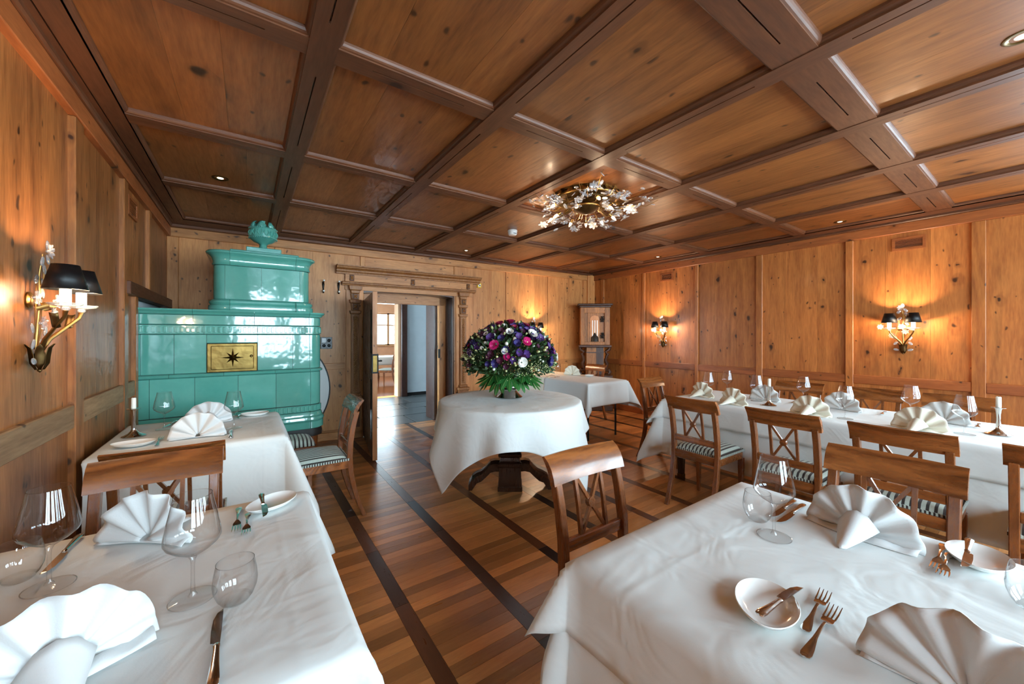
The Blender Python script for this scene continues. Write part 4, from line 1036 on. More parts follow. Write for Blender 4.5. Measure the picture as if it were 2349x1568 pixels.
def tumbler():
    t = thing('tumbler', 'x', 'glass')
    MB().lathe([(0.026, 0.004), (0.034, 0.014), (0.0405, 0.032), (0.042, 0.046), (0.040, 0.066), (0.0355, 0.090)], 40, close=False).build('side', 'thin_glass', t, smooth=True)
    MB().lathe([(0.0, 0.0), (0.023, 0.0), (0.027, 0.003), (0.030, 0.009), (0.0, 0.0105)], 32, close=False).build('base', 'glass', t, smooth=True)
    MB().lathe([(0.0351, 0.0895), (0.0359, 0.0895), (0.0359, 0.0908), (0.0351, 0.0908), (0.0351, 0.0895)], 40, close=False).build('rim', 'thin_glass', t, smooth=True)
    return t
def ring_sec(x, y, z, w, h, n=6):
    return [(x + w * math.cos(2 * PI * (k + 0.5) / n), y, z + h * math.sin(2 * PI * (k + 0.5) / n)) for k in range(n)]
def fork(s=1.0):
    t = thing('fork', 'x', 'fork')
    L = 0.205 * s
    hd = [(-0.5, 0.004, 0.0035, 0.0018), (-0.49, 0.0085, 0.0038, 0.002), (-0.45, 0.0105, 0.004, 0.002), (-0.36, 0.009, 0.0048, 0.002), (-0.2, 0.0045, 0.0085, 0.0021), (0.0, 0.003, 0.0115, 0.0021), (0.10, 0.0032, 0.0105, 0.002)]
    MB().loft([ring_sec(0, y * L, z, w, h) for y, w, z, h in hd]).build('handle', 'silver', t, smooth=True)
    MB().loft([ring_sec(0, y * L, z, w, h) for y, w, z, h in ((0.09, 0.003, 0.0108, 0.0018), (0.13, 0.008, 0.008, 0.0013), (0.17, 0.0118, 0.0065, 0.0011), (0.25, 0.0120, 0.006, 0.001))]).build('head', 'silver', t, smooth=True)
    for k in range(4):
        x = (k - 1.5) * 0.0065
        MB().loft([ring_sec(x * (1 + q * 0.05), y * L, z, w, 0.0009, 4) for q, y, z, w in ((0, 0.245, 0.006, 0.0022), (1, 0.36, 0.0062, 0.0019), (2, 0.5, 0.0105, 0.0008))]).build('tine', 'silver', t, smooth=True)
    return t
def knife(s=1.0):
    t = thing('knife', 'x', 'knife')
    L = 0.22 * s
    hd = [(-0.5, 0.004, 0.004, 0.003), (-0.485, 0.0085, 0.0045, 0.004), (-0.42, 0.0095, 0.005, 0.0048), (-0.25, 0.007, 0.005, 0.0045), (-0.06, 0.005, 0.005, 0.0042), (-0.03, 0.0062, 0.005, 0.0045), (0.0, 0.005, 0.0048, 0.003)]
    MB().loft([ring_sec(0, y * L, z, w, h, 8) for y, w, z, h in hd]).build('handle', 'silver', t, smooth=True)
    pts = [(0.0, -0.006, 0.005), (0.03, -0.0105, 0.005), (0.2, -0.0115, 0.006), (0.36, -0.010, 0.006), (0.46, -0.004, 0.006), (0.5, 0.005, 0.006)]
    MB().loft([[(x0, y * L, 0.0042), (x1, y * L, 0.0042), (x1, y * L, 0.0058), (x0, y * L, 0.0047)] for y, x0, x1 in pts]).build('blade', 'silver', t)
    return t
def bread_plate():
    t = thing('bread_plate', 'x', 'plate')
    prof = [(0.0, 0.004), (0.35, 0.004), (0.62, 0.006), (0.85, 0.013), (1.0, 0.021), (1.015, 0.0195), (0.9, 0.010), (0.66, 0.001), (0.0, 0.0)]
    G = []
    for k in range(49):
        a = 2 * PI * k / 48
        G.append([(r * 0.088 * math.cos(a), r * 0.058 * (1 + 0.12 * math.cos(a)) * math.sin(a), z + 0.004 * max(0, -math.cos(a)) * r) for r, z in prof])
    MB().grid(G).build('dish', 'china', t, smooth=60)
    return t
def candlestick():
    t = thing('candlestick', 'x', 'candlestick')
    MB().lathe([(0.0, 0.0), (0.052, 0.0), (0.054, 0.004), (0.044, 0.008), (0.026, 0.018), (0.013, 0.034), (0.010, 0.045), (0.011, 0.06), (0.0085, 0.085), (0.0095, 0.12), (0.012, 0.145), (0.015, 0.157), (0.030, 0.160), (0.031, 0.163), (0.014, 0.166), (0.0, 0.166)], 28, close=False).build('holder', 'silver', t, smooth=50)
    c = MB().lathe([(0.0115, 0.164), (0.0110, 0.222), (0.009, 0.226), (0.0, 0.2245)], 16, close=False).build('candle', 'wax', t, smooth=50)
    MB().tube([(0, 0, 0.224), (0.001, 0, 0.231)], 0.001, 5).build('wick', 'iron', c)
    return t
def napkin(mat):
    t = thing('napkin', 'x', 'napkin')
    R, n = 0.135, 6; G = []
    N = n * 8
    for i in range(N + 1):
        a = math.radians(-4) + math.radians(188) * i / N; ph = 2 * PI * n * i / N
        row = []
        for j in range(9):
            r = 0.012 + (R - 0.012) * j / 8; am = 0.013 * (r / R) ** 0.8
            rr = r * (1 + 0.012 * math.cos(ph) * j / 8)
            zz = rr * math.sin(a)
            row.append((rr * math.cos(a) * 0.98, am * math.sin(ph) + 0.10 * zz + 0.012 * math.cos(a * 2), max(0.002, zz + 0.008)))
        G.append(row)
    MB().grid(G).build('fan', mat, t, smooth=180, solid=0.0025)
    # stand flap folded to the back
    MB().grid([[((k - 2) * 0.024 * (1 - 0.75 * q), -0.016 - 0.125 * q + 0.006 * abs(k - 2), 0.074 * (1 - q) ** 1.25 * (1 - 0.16 * (k - 2) ** 2) + 0.004) for k in range(5)] for q in [i / 8 for i in range(9)]]).build('stand_flap', mat, t, smooth=180, solid=0.0025)
    b = MB()
    b.grid([[(-0.125 + 0.25 * i / 14, -0.018 + 0.05 * j / 4 - 0.02 * math.sin(PI * i / 14), 0.003 + 0.012 * math.sin(PI * j / 4) * (0.5 + 0.5 * math.cos(i * 1.3))) for j in range(5)] for i in range(15)]).build('base_fold', mat, t, smooth=180, solid=0.002)
    return t
PROTO = {}
def put(kind, x, y, rot, label, group, z=ZC, make=None, scale=1.0):
    if kind not in PROTO:
        t = make(); PROTO[kind] = t; t.location = (x, y, z); t.rotation_euler = (0, 0, rot); t['label'] = label; t['group'] = group
    else:
        t = dup(PROTO[kind], (x, y, z), rot, label, group)
    t.scale = (scale,) * 3
    return t
def wg(x, y, lab, z=ZC): put('wg', x, y, 0, lab, 'wine glasses', z, wine_glass)
def tb(x, y, lab, z=ZC): put('tb', x, y, 0, lab, 'water tumblers', z, tumbler)
def fk(x0, y0, x1, y1, lab, s=1.0):      # handle end -> tine end
    k = 'fk%.2f' % s; put(k, (x0 + x1) / 2, (y0 + y1) / 2, math.atan2(y1 - y0, x1 - x0) - PI / 2, lab, 'forks', ZC, lambda: fork(s))
def kn(x0, y0, x1, y1, lab, s=1.0, z=ZC, tilt=0.0):
    k = 'kn%.2f' % s; o = put(k, (x0 + x1) / 2, (y0 + y1) / 2, math.atan2(y1 - y0, x1 - x0) - PI / 2, lab, 'knives', z, lambda: knife(s)); o.rotation_euler.x = tilt
def pl(x, y, rot, lab): put('pl', x, y, rot, lab, 'bread plates', ZC, bread_plate)
def np_(x, y, rot, lab, mat='napkin', sc=1.0): put(mat, x, y, rot, lab, 'fan-folded napkins', ZC, lambda: napkin(mat), sc)
def cs(x, y, lab): put('cs', x, y, 0, lab, 'silver candlesticks', ZC, candlestick)

# near table along the panelled wall
wg(-0.384, 1.36, 'wine glass closest to the panelled wall on the near wall table')
wg(-0.101, 1.115, 'large wine glass in front of the fan napkin on the near wall table')
tb(-0.455, 1.44, 'tumbler cut by the picture edge on the near wall table')
tb(-0.022, 1.05, 'tumbler beside the large wine glass on the near wall table')
kn(-0.048, 0.815, -0.048, 1.02, 'single table knife lying below the tumbler on the near wall table')
kn(-0.405, 1.645, -0.414, 1.44, 'knife behind the wine glass near the panelled wall')
fk(-0.024, 1.59, -0.028, 1.41, 'longer of the two forks near the rim of the wall table')
fk(0.002, 1.53, -0.004, 1.365, 'shorter of the two forks near the rim of the wall table', 0.85)
pl(0.068, 1.555, 0.75, 'small oval bread plate at the corner of the near wall table')
kn(0.040, 1.625, 0.046, 1.43, 'butter knife laid across the bread plate of the near wall table', 0.86, ZC + 0.021, -0.05)
np_(-0.235, 1.50, PI * 0.80, 'rolled fan napkin in front of the chair backs on the near wall table')
np_(-0.27, 0.985, 0.30, 'big fan napkin in the lower corner of the picture on the near wall table')
# stove table
cs(-0.548, 3.10, 'silver candlestick on the table before the stove')
wg(-0.43, 3.22, 'wine glass beside the candlestick in front of the stove tiles')
wg(-0.071, 3.0, 'wine glass standing free in front of the stove, beside the napkins')
np_(-0.235, 2.86, PI * 0.98, 'front napkin of the pair on the stove table')
np_(-0.215, 3.28, 0.1, 'rear napkin of the pair on the stove table')
pl(-0.50, 2.83, 0.1, 'bread plate beside the wall on the stove table')
fk(-0.40, 2.76, -0.406, 2.95, 'fork beside the bread plate on the stove table')
pl(0.046, 3.39, 0.2, 'bread plate at the rear corner of the stove table')
kn(-0.082, 2.74, -0.082, 2.94, 'knife in front of the free standing wine glass on the stove table')
kn(-0.40, 3.46, -0.437, 3.28, 'knife behind the wine glass on the stove table')
fk(-0.05, 3.47, -0.055, 3.28, 'fork behind the wine glass on the stove table')
# near right table
wg(1.275, 0.479, 'big wine glass beside the fan napkin on the nearest right table')
tb(1.347, 0.552, 'tumbler behind the wine glass on the nearest right table')
kn(1.60, 0.538, 1.40, 0.532, 'farther of two parallel knives behind the wine glass', 0.95)
kn(1.59, 0.506, 1.375, 0.503, 'nearer of two parallel knives behind the wine glass')
np_(1.49, 0.338, -PI * 0.52, 'standing fan napkin in front of the wavy railed chair')
fk(1.605, 0.184, 1.42, 0.176, 'longer fork beside the far bread plate of the nearest table')
fk(1.55, 0.168, 1.395, 0.162, 'shorter fork beside the far bread plate of the nearest table', 0.85)
pl(1.562, 0.118, 0.1, 'far bread plate of the nearest table, partly behind a tumbler')
kn(1.645, 0.140, 1.45, 0.132, 'butter knife on the far bread plate of the nearest table', 0.86, ZC + 0.021, -0.05)
tb(1.398, 0.028, 'large looking tumbler cut by the picture edge on the nearest table')
pl(0.915, 0.358, 0.35, 'bread plate with dark shadow near the front rim of the nearest table')
kn(0.851, 0.345, 1.03, 0.336, 'butter knife lying on the shadowed bread plate', 0.86, ZC + 0.021, -0.05)
fk(0.91, 0.289, 1.09, 0.304, 'smaller fork beside the shadowed bread plate', 0.85)
fk(0.838, 0.266, 1.045, 0.274, 'larger fork beside the shadowed bread plate')
np_(0.945, 0.082, PI / 2 - 0.12, 'huge looking pleated napkin in the bottom corner of the nearest table')
# long wall side table
for x, y, lab in ((3.654, 1.93, 'wine glass at the far end of the long table, before the cream napkin'), (4.02, 1.93, 'second wine glass from the far end, wall side of the long table'), (3.764, 1.552, 'wine glass in front of the white napkin beside the first candlestick'),
                  (3.98, 1.268, 'wine glass alone between the first candlestick and the middle chair'), (3.483, 0.864, 'wine glass before the white napkin in the middle of the long table'), (3.908, 0.604, 'wine glass behind the cream napkin nearest the wavy railed chair'), (3.526, 0.32, 'wine glass next to the second candlestick on the long table')):
    wg(x, y, lab)
cs(3.615, 1.393, 'first silver candlestick, towards the far end of the long table'); cs(3.677, 0.203, 'second silver candlestick, near the picture edge on the long table')
for x, y, r, m, lab in ((3.60, 1.97, -PI * 0.6, 'napkin_cream', 'cream napkin at the far end of the long table'), (3.42, 1.60, -PI * 0.6, 'napkin_cream', 'cream fan napkin behind the first near side chair'), (3.86, 1.52, PI * 0.45, 'napkin', 'white fan napkin behind the first candlestick'),
                        (3.44, 1.06, -PI * 0.55, 'napkin_cream', 'cream fan napkin behind the second near side chair'), (3.88, 0.98, PI * 0.42, 'napkin', 'white fan napkin before the middle wall side chair'), (3.45, 0.50, -PI * 0.55, 'napkin_cream', 'cream fan napkin behind the third near side chair'), (3.88, 0.44, PI * 0.42, 'napkin', 'white fan napkin before the wall chair next to the second candlestick')):
    np_(x, y, r, lab, m)
fk(4.02, 1.33, 3.86, 1.32, 'fork lying beyond the first candlestick on the long table'); fk(4.02, 0.76, 3.86, 0.75, 'fork lying beyond the middle napkin on the long table'); fk(3.98, 0.30, 3.82, 0.295, 'fork lying between the last wine glass and the second candlestick')
# back table
wg(3.68, 4.26, 'rear wine glass on the table behind the flowers'); wg(3.61, 4.07, 'front wine glass on the table behind the flowers')
np_(3.98, 4.14, 1.9, 'cream napkin on the table behind the flowers', 'napkin_cream'); pl(4.04, 3.86, 0.3, 'bread plate on the table behind the flowers')
kn(3.52, 4.0, 3.52, 4.2, 'knife beside the wine glasses on the table behind the flowers')

# ================================================================== VASE AND FLOWERS
VX, VY, VZ = 1.945, 2.835, RZ + 0.005
vs = thing('pedestal_vase', 'polished silver pedestal bowl holding the large bouquet', 'vase', (VX, VY, VZ))
MB().lathe([(0.0, 0.0), (0.115, 0.0), (0.118, 0.006), (0.108, 0.014), (0.085, 0.035), (0.062, 0.062), (0.066, 0.072), (0.09, 0.082), (0.0, 0.084)], 40, close=False).build('foot', 'silver', vs, smooth=35)
MB().lathe([(0.08, 0.083), (0.115, 0.095), (0.142, 0.125), (0.152, 0.165), (0.156, 0.185), (0.148, 0.186), (0.14, 0.16), (0.0, 0.12)], 40, close=False).build('bowl', 'silver', vs, smooth=35)
bq = thing('flower_bouquet', 'large domed bouquet of pink, purple and white flowers on the round table', 'bouquet', (VX, VY, VZ))
rf = random.Random(21)
BC = Vector((0, 0, 0.35)); BR = Vector((0.385, 0.385, 0.30))
def dome(r=rf, lo=-0.30, k=1.0):
    while True:
        z = r.uniform(lo, 1); a = r.uniform(0, 2 * PI); q = math.sqrt(max(0, 1 - z * z))
        d = Vector((q * math.cos(a), q * math.sin(a), z)); return BC + Vector((d.x * BR.x * k, d.y * BR.y * k, d.z * BR.z * k)), d
def orient(o, p, d, s, spin=None):
    o.location = p; o.rotation_euler = d.to_track_quat('Z', 'Y').to_euler(); o.scale = (s, s, s)
def petals(n, L, W, up, curl, rows=1, core=None, mat='fl_white'):
    mb = MB()
    for w in range(rows):
        for k in range(n):
            a = 2 * PI * (k + 0.5 * w) / n; l = L * (1 - 0.22 * w); u = up + 0.25 * w
            ca, sa = math.cos(a), math.sin(a); P = []
            for t, wd, h in ((0.1, 0.4, 0.0), (0.55, 1.0, u * 0.5), (0.85, 0.85, u * 0.8 + curl * 0.4), (1.0, 0.25, u + curl)):
                P.append([(l * t * ca - q * W * wd * sa, l * t * sa + q * W * wd * ca, l * h + (0.004 if q == 0 else 0.008 * abs(q)) + w * 0.003) for q in (-1, 0, 1)])
            mb.grid(P)
    if core: mb.ball((0, 0, core * 0.6), core, 8, 5)
    return mb.mesh('bloom', mat, smooth=True)
gerb = petals(22, 0.045, 0.0048, 0.12, 0.0, 2, 0.009, 'fl_magenta'); rose = petals(6, 0.030, 0.017, 0.9, -0.25, 3, 0.012, 'fl_rose'); lis = petals(5, 0.030, 0.019, 0.7, -0.1, 2, 0.008, 'fl_white')
viol = petals(7, 0.024, 0.009, 0.5, 0.1, 2, 0.006, 'fl_violet'); purp = petals(7, 0.026, 0.010, 0.4, 0.1, 2, 0.006, 'fl_purple'); plum = petals(5, 0.019, 0.009, 0.6, 0.1, 2, 0.005, 'fl_plum')
bud = MB().ball((0, 0, 0.012), 0.0085, 7, 5, (1, 1, 1.6)).mesh('bud', 'fl_bud', smooth=True); wbud = MB().ball((0, 0, 0.008), 0.012, 8, 6, (1, 1, 1.1)).mesh('white_bud', 'fl_white', smooth=True)
cdir = Vector((-0.56, -0.82, 0))      # side that faces into the room
def put_flower(name, me, p, d, s): orient(link(name, me, bq), p, d, s)
def at_dir(az, el, k=1.03):
    # az measured from the front direction
    a = math.atan2(cdir.y, cdir.x) + az; d = Vector((math.cos(el) * math.cos(a), math.cos(el) * math.sin(a), math.sin(el)))
    return BC + Vector((d.x * BR.x, d.y * BR.y, d.z * BR.z)) * k, d
for az, el, s in ((-0.35, 0.42, 1.05), (0.42, 0.52, 1.0), (-0.05, 0.12, 0.75), (2.5, 0.4, 1.0)): put_flower('gerbera', gerb, *at_dir(az, el), s)
for az, el, s in ((-0.6, 1.2, 1.25), (0.1, 1.32, 1.4), (0.9, 1.1, 1.1), (0.2, 1.0, 1.0), (1.2, 0.2, 0.8), (-1.1, 0.35, 0.9), (2.4, 1.0, 1.1)): put_flower('rose', rose, *at_dir(az, el), s)
for az, el, s in ((0.0, 0.80, 1.2), (0.65, 0.72, 1.5), (0.25, -0.02, 1.35), (-0.72, 0.75, 0.8), (1.35, 0.05, 1.3), (-0.1, 0.25, 0.9)): put_flower('lisianthus', lis, *at_dir(az, el), s)
for i in range(64): put_flower('white_bloom', wbud, *dome(lo=-0.35), rf.uniform(0.6, 1.5))
for i in range(52): put_flower('violet_bloom', viol, *dome(lo=-0.1), rf.uniform(1.1, 1.7))
for i in range(46): put_flower('purple_bloom', purp, *dome(lo=0.0), rf.uniform(1.1, 1.7))
for i in range(70): put_flower('plum_bloom', plum, *dome(lo=-0.15), rf.uniform(1.1, 1.8))
for i in range(110): put_flower('bud', bud, *dome(lo=-0.3, k=rf.uniform(0.98, 1.08)), rf.uniform(0.8, 1.3))
st_ = MB(); lf = MB(); lg = MB(); sp_ = MB()
for i in range(230):
    p, d = dome(lo=-0.4, k=rf.uniform(0.93, 1.06)); q = Vector((d.x * 0.05, d.y * 0.05, 0.17))
    st_.tube([q, (q + p) / 2 + Vector((d.x, d.y, 0)) * 0.02, p], [0.0022, 0.002, 0.0013], 4)
def leaf(mb, p, d, L, W):
    side = d.cross(Vector((rf.uniform(-1, 1), rf.uniform(-1, 1), rf.uniform(-1, 1)))).normalized(); up = side.cross(d)
    mb.grid([[p + d * L * t + side * W * w * q + up * (L * 0.15 * t * t - 0.15 * W * abs(q)) for q in (-1, 0, 1)] for t, w in ((0, 0.1), (0.35, 1), (0.7, 0.8), (1, 0.05))])
for i in range(3600):
    p, d = dome(lo=-0.45, k=rf.uniform(0.66, 1.04)); v = (d + Vector((rf.uniform(-.7, .7), rf.uniform(-.7, .7), rf.uniform(-.3, .8)))).normalized()
    leaf(lf if rf.random() < 0.6 else lg, p, v, rf.uniform(0.03, 0.06), rf.uniform(0.007, 0.014))
for i in range(420):
    az, el = (rf.gauss(-1.15, 0.3), rf.gauss(0.08, 0.16)) if rf.random() < 0.5 else (rf.gauss(0.75, 0.45), rf.gauss(-0.22, 0.13))
    p, d = at_dir(az, el, rf.uniform(0.98, 1.14)); sp_.ball(p, rf.uniform(0.0025, 0.0045), 5, 4)
for m, nm, mt in ((st_, 'stems', 'leaf_mid'), (lf, 'foliage', 'leaf_mid'), (lg, 'foliage', 'leaf_grey'), (sp_, 'gypsophila', 'fl_bud')): tag(m.build(nm, mt, bq, smooth=True), kind='stuff')
# big palmate leaves hanging over the bowl
def palmate():
    mb = MB(); vn = MB()
    for k in range(7):
        a = (k - 3) * 0.46; L = 0.155 * (1 - 0.05 * abs(k - 3) ** 1.5); dx, dy = math.sin(a), math.cos(a)
        P = []; Q = []
        for t, w in ((0.0, 0.10), (0.25, 0.30), (0.5, 0.75), (0.68, 1.0), (0.85, 0.7), (1.0, 0.04)):
            z = -0.16 * L * t * t
            P.append([(L * t * dx + q * 0.022 * w * dy, L * t * dy - q * 0.022 * w * dx, z - 0.006 * abs(q) * w) for q in (-1, 0, 1)]); Q.append((L * t * dx, L * t * dy, z + 0.0008))
        mb.grid(P); vn.tube(Q, [0.0014, 0.0012, 0.001, 0.0009, 0.0007, 0.0004], 4)
    return mb.mesh('palmate_leaf', 'leaf_dark', smooth=True), vn.mesh('vein', 'leaf_vein', smooth=True)
pm, vm = palmate()
for az, z, tilt, s in ((0.0, 0.225, -0.85, 1.1), (-0.85, 0.225, -0.35, 1.35), (-0.55, 0.20, -1.0, 1.1), (-1.25, 0.21, -0.75, 1.2), (0.85, 0.225, -0.35, 1.35), (1.25, 0.21, -0.7, 1.2), (0.6, 0.195, -0.95, 0.95), (2.6, 0.22, -0.6, 1.1), (-2.4, 0.22, -0.6, 1.1)):
    a = math.atan2(cdir.y, cdir.x) + az
    o = link('palmate_leaf', pm, bq); o.location = (0.165 * math.cos(a), 0.165 * math.sin(a), z); o.rotation_euler = (tilt, 0, a - PI / 2); o.scale = (s, s, s)
    link('vein', vm, o)

# ================================================================== WALL LAMPS
def sconce_parts(t):
    MB().lathe([(0.0, -0.262), (0.007, -0.255), (0.005, -0.245), (0.014, -0.225), (0.016, -0.195), (0.010, -0.172), (0.0, -0.17)], 12, (0, 0.03, 0), close=False).build('cup_core', 'bronze', t, smooth=True)
    for k in range(6):
        a = 2 * PI * k / 6 + 0.3; ca, sa = math.cos(a), math.sin(a)
        MB().grid([[((r + 0.004 * abs(q)) * ca - q * w * sa, 0.03 + (r + 0.004 * abs(q)) * sa + q * w * ca, z) for q in (-1, 0, 1)] for r, z, w in ((0.008, -0.25, 0.003), (0.018, -0.225, 0.011), (0.020, -0.195, 0.013), (0.026, -0.165, 0.010), (0.040, -0.150, 0.002))]).build('cup_leaf', 'bronze', t, smooth=True, solid=0.0015)
    MB().lathe([(0.0, 0.0), (0.03, 0.0), (0.032, 0.006), (0.02, 0.012), (0.0, 0.014)], 16, close=False).build('wall_rose', 'gold', t, smooth=True)
    o = bpy.data.objects[t.children[0].name]
    for ch in t.children:
        if ch.name.startswith('wall_rose'): ch.rotation_euler = (-PI / 2, 0, 0); ch.location = (0, 0, 0.02)
    MB().tube([(0, 0.02, -0.17), (0.004, 0.03, 0.0), (-0.004, 0.028, 0.12), (0.01, 0.04, 0.20)], [0.006, 0.004, 0.0035, 0.002], 8).build('main_stem', 'gold', t, smooth=True)
    MB().tube([(-0.03, 0.03, -0.01), (-0.03, 0.055, 0.0), (0.03, 0.055, 0.0), (0.03, 0.03, -0.01)], 0.012, 8).build('bracket', 'gold', t, smooth=True)
    for s in (-1, 1):
        MB().tube([(0.0, 0.03, -0.18), (s * 0.02, 0.05, -0.13), (s * 0.055, 0.085, -0.085), (s * 0.078, 0.115, -0.045), (s * 0.085, 0.12, -0.02)], [0.009, 0.0075, 0.006, 0.006, 0.008], 8).build('arm', 'gold', t, smooth=True)
        MB().lathe([(0.0, -0.022), (0.010, -0.020), (0.014, -0.012), (0.008, -0.008), (0.042, -0.002), (0.05, 0.006), (0.048, 0.008), (0.0, 0.001)], 24, (s * 0.085, 0.12, 0), close=False).build('drip_dish', 'crystal', t, smooth=True)
        MB().lathe([(0.0155, 0.0), (0.0155, 0.062), (0.0, 0.062)], 14, (s * 0.085, 0.12, 0), close=False).build('candle_sleeve', 'candle_glow', t, smooth=40)
        sh = MB().lathe([(0.062, 0.060), (0.038, 0.155)], 32, (s * 0.085, 0.12, 0), close=False).build('lamp_shade', 'black_shade', t, smooth=True, solid=0.0015)
        MB().lathe([(0.0605, 0.061), (0.0365, 0.154)], 32, (s * 0.085, 0.12, 0), close=False).build('shade_lining', 'gold', sh, smooth=True)
        MB().ball((s * 0.085, 0.12, 0.088), 0.013, 10, 8, (1, 1, 1.8)).build('bulb', 'bulb_glow', t, smooth=True)
        # acanthus leaf on the arm
        MB().grid([[(s * (0.06 + 0.03 * q), 0.09 + 0.012 * w, -0.09 + 0.055 * q + 0.006 * abs(w)) for w in (-1, -0.4, 0.4, 1)] for q in (0, 0.3, 0.7, 1.0)]).build('acanthus', 'bronze', t, smooth=True, solid=0.002)
    lf_ = MB().ball((0, 0, 0), 0.022, 8, 5, (0.6, 0.22, 1.0)).mesh('crystal_leaf', 'crystal', smooth=True)
    for x, z, r, y in ((-0.03, 0.09, 0.6, 0.03), (0.028, 0.10, -0.7, 0.03), (-0.026, 0.05, 0.5, 0.03), (-0.022, 0.145, 0.4, 0.035), (0.05, -0.215, 1.3, 0.03), (-0.05, -0.215, -1.3, 0.03), (-0.05, -0.1, -0.5, 0.03), (0.06, -0.09, 0.6, 0.03), (-0.045, 0.0, 0.9, 0.02), (-0.05, -0.15, 0.6, 0.02), (0.03, 0.17, -0.5, 0.045), (-0.02, 0.185, 0.5, 0.045), (0.055, -0.15, -0.6, 0.03), (0.0, 0.235, 0.1, 0.05)):
        o = link('crystal_leaf', lf_, t); o.location = (x, y, z); o.rotation_euler = (0, r, 0)
    pet = petals(7, 0.022, 0.006, 0.2, 0.0, 1, 0.005, 'crystal')
    for x, z, y in ((0.012, 0.212, 0.05), (0.075, -0.07, 0.05), (-0.02, -0.03, 0.05), (0.0, 0.02, 0.065), (0.16, 0.02, 0.06)):
        o = link('crystal_flower', pet, t); o.location = (x, y, z); o.rotation_euler = (-PI / 2, 0, 0); o.scale = (1.3,) * 3
    vines = MB().tube([(-0.012, 0.02, -0.17), (-0.045, 0.02, -0.1), (-0.05, 0.02, -0.02), (-0.025, 0.03, 0.05), (-0.02, 0.035, 0.15)], 0.0018, 5).tube([(0.012, 0.02, -0.17), (0.06, 0.035, -0.09), (0.03, 0.03, 0.05), (0.03, 0.03, 0.11)], 0.0018, 5).tube([(0.01, 0.04, -0.01), (0.08, 0.05, 0.03), (0.16, 0.055, 0.02)], 0.0018, 5)
    tag(vines.build('vines', 'gold', t, smooth=True), kind='stuff')
sc0 = thing('wall_lamp', 'twin shaded wall lamp with crystal leaves on the wall beside the near table', 'wall lamp'); sconce_parts(sc0); sc0['group'] = 'twin shaded wall lamps'
LAMPS = [(XL + 0.0, 2.27, 1.455, -PI / 2, None), (XR, 0.90, 1.405, PI / 2, 'twin shaded wall lamp above the long table near the picture edge'), (XR, 3.62, 1.40, PI / 2, 'small looking twin wall lamp between the old clock and the long table'), (4.05, yback(4.05), 1.40, PI - BETA, 'twin wall lamp on the back wall half hidden by the bouquet')]
for i, (x, y, z, a, lab) in enumerate(LAMPS):
    t = sc0 if i == 0 else dup(sc0, (0, 0, 0), 0, lab)
    t.location = (x, y, z); t.rotation_euler = (0, 0, a)
    for s in (-1, 1):
        l = bpy.data.lights.new('lamp_bulb_light', 'POINT'); l.energy = LAMP_W; l.color = WARM; l.shadow_soft_size = 0.012
        o = bpy.data.objects.new('lamp_bulb_light', l); COL.objects.link(o); o.parent = t; o.location = (s * 0.085, 0.12, 0.046 + 0.07)
        l2 = bpy.data.lights.new('sleeve_light', 'POINT'); l2.energy = LAMP_W * 0.55; l2.color = WARM; l2.shadow_soft_size = 0.012
        o = bpy.data.objects.new('sleeve_light', l2); COL.objects.link(o); o.parent = t; o.location = (s * 0.085, 0.12 + 0.032, 0.035)

# ================================================================== CEILING LIGHT
cl = thing('chandelier', 'gilt ceiling light of crystal flowers and candle bulbs', 'ceiling light', (2.4, 2.33, 0))
MB().lathe([(0.0, 2.56), (0.30, 2.56), (0.305, 2.545), (0.27, 2.53), (0.275, 2.515), (0.25, 2.50), (0.20, 2.488), (0.20, 2.478), (0.14, 2.462), (0.10, 2.445), (0.105, 2.43), (0.08, 2.405), (0.03, 2.385), (0.0, 2.38)], 40, close=False).build('dish', 'bronze', cl, smooth=35)
for r, z, rr in ((0.262, 2.507, 0.012), (0.115, 2.437, 0.010)):
    MB().tube([(r * math.cos(2 * PI * k / 48), r * math.sin(2 * PI * k / 48), z) for k in range(49)], rr, 8).build('gilt_ring', 'gold', cl, smooth=True)
ac = MB().grid([[(0.026 * w * q, 0.012 * abs(q) + 0.05 * t * t, -0.065 * t) for q in (-1, 0, 1)] for t, w in ((0, 0.4), (0.4, 1), (0.8, 0.8), (1, 0.1))]).mesh('acanthus_leaf', 'gold', smooth=True)
for k in range(18):
    a = 2 * PI * k / 18; o = link('acanthus_leaf', ac, cl); o.location = (0.27 * math.cos(a), 0.27 * math.sin(a), 2.545); o.rotation_euler = (0, 0, a - PI / 2)
rc = random.Random(5)
pet1 = petals(6, 0.030, 0.009, 0.25, 0.0, 1, 0.006, 'crystal'); lf1 = MB().ball((0, 0, 0), 0.018, 8, 5, (0.55, 1.0, 0.2)).mesh('crystal_leaf', 'crystal', smooth=True)
flm = MB().lathe([(0.0, 0.0), (0.010, 0.008), (0.0135, 0.022), (0.009, 0.042), (0.002, 0.06), (0.0, 0.061)], 10, close=False).mesh('candle_bulb', 'bulb_glow', smooth=True)
cup = MB().lathe([(0.0, -0.03), (0.009, -0.028), (0.010, -0.002), (0.016, 0.003), (0.0, 0.004)], 10, close=False).mesh('bulb_cup', 'gold', smooth=True)
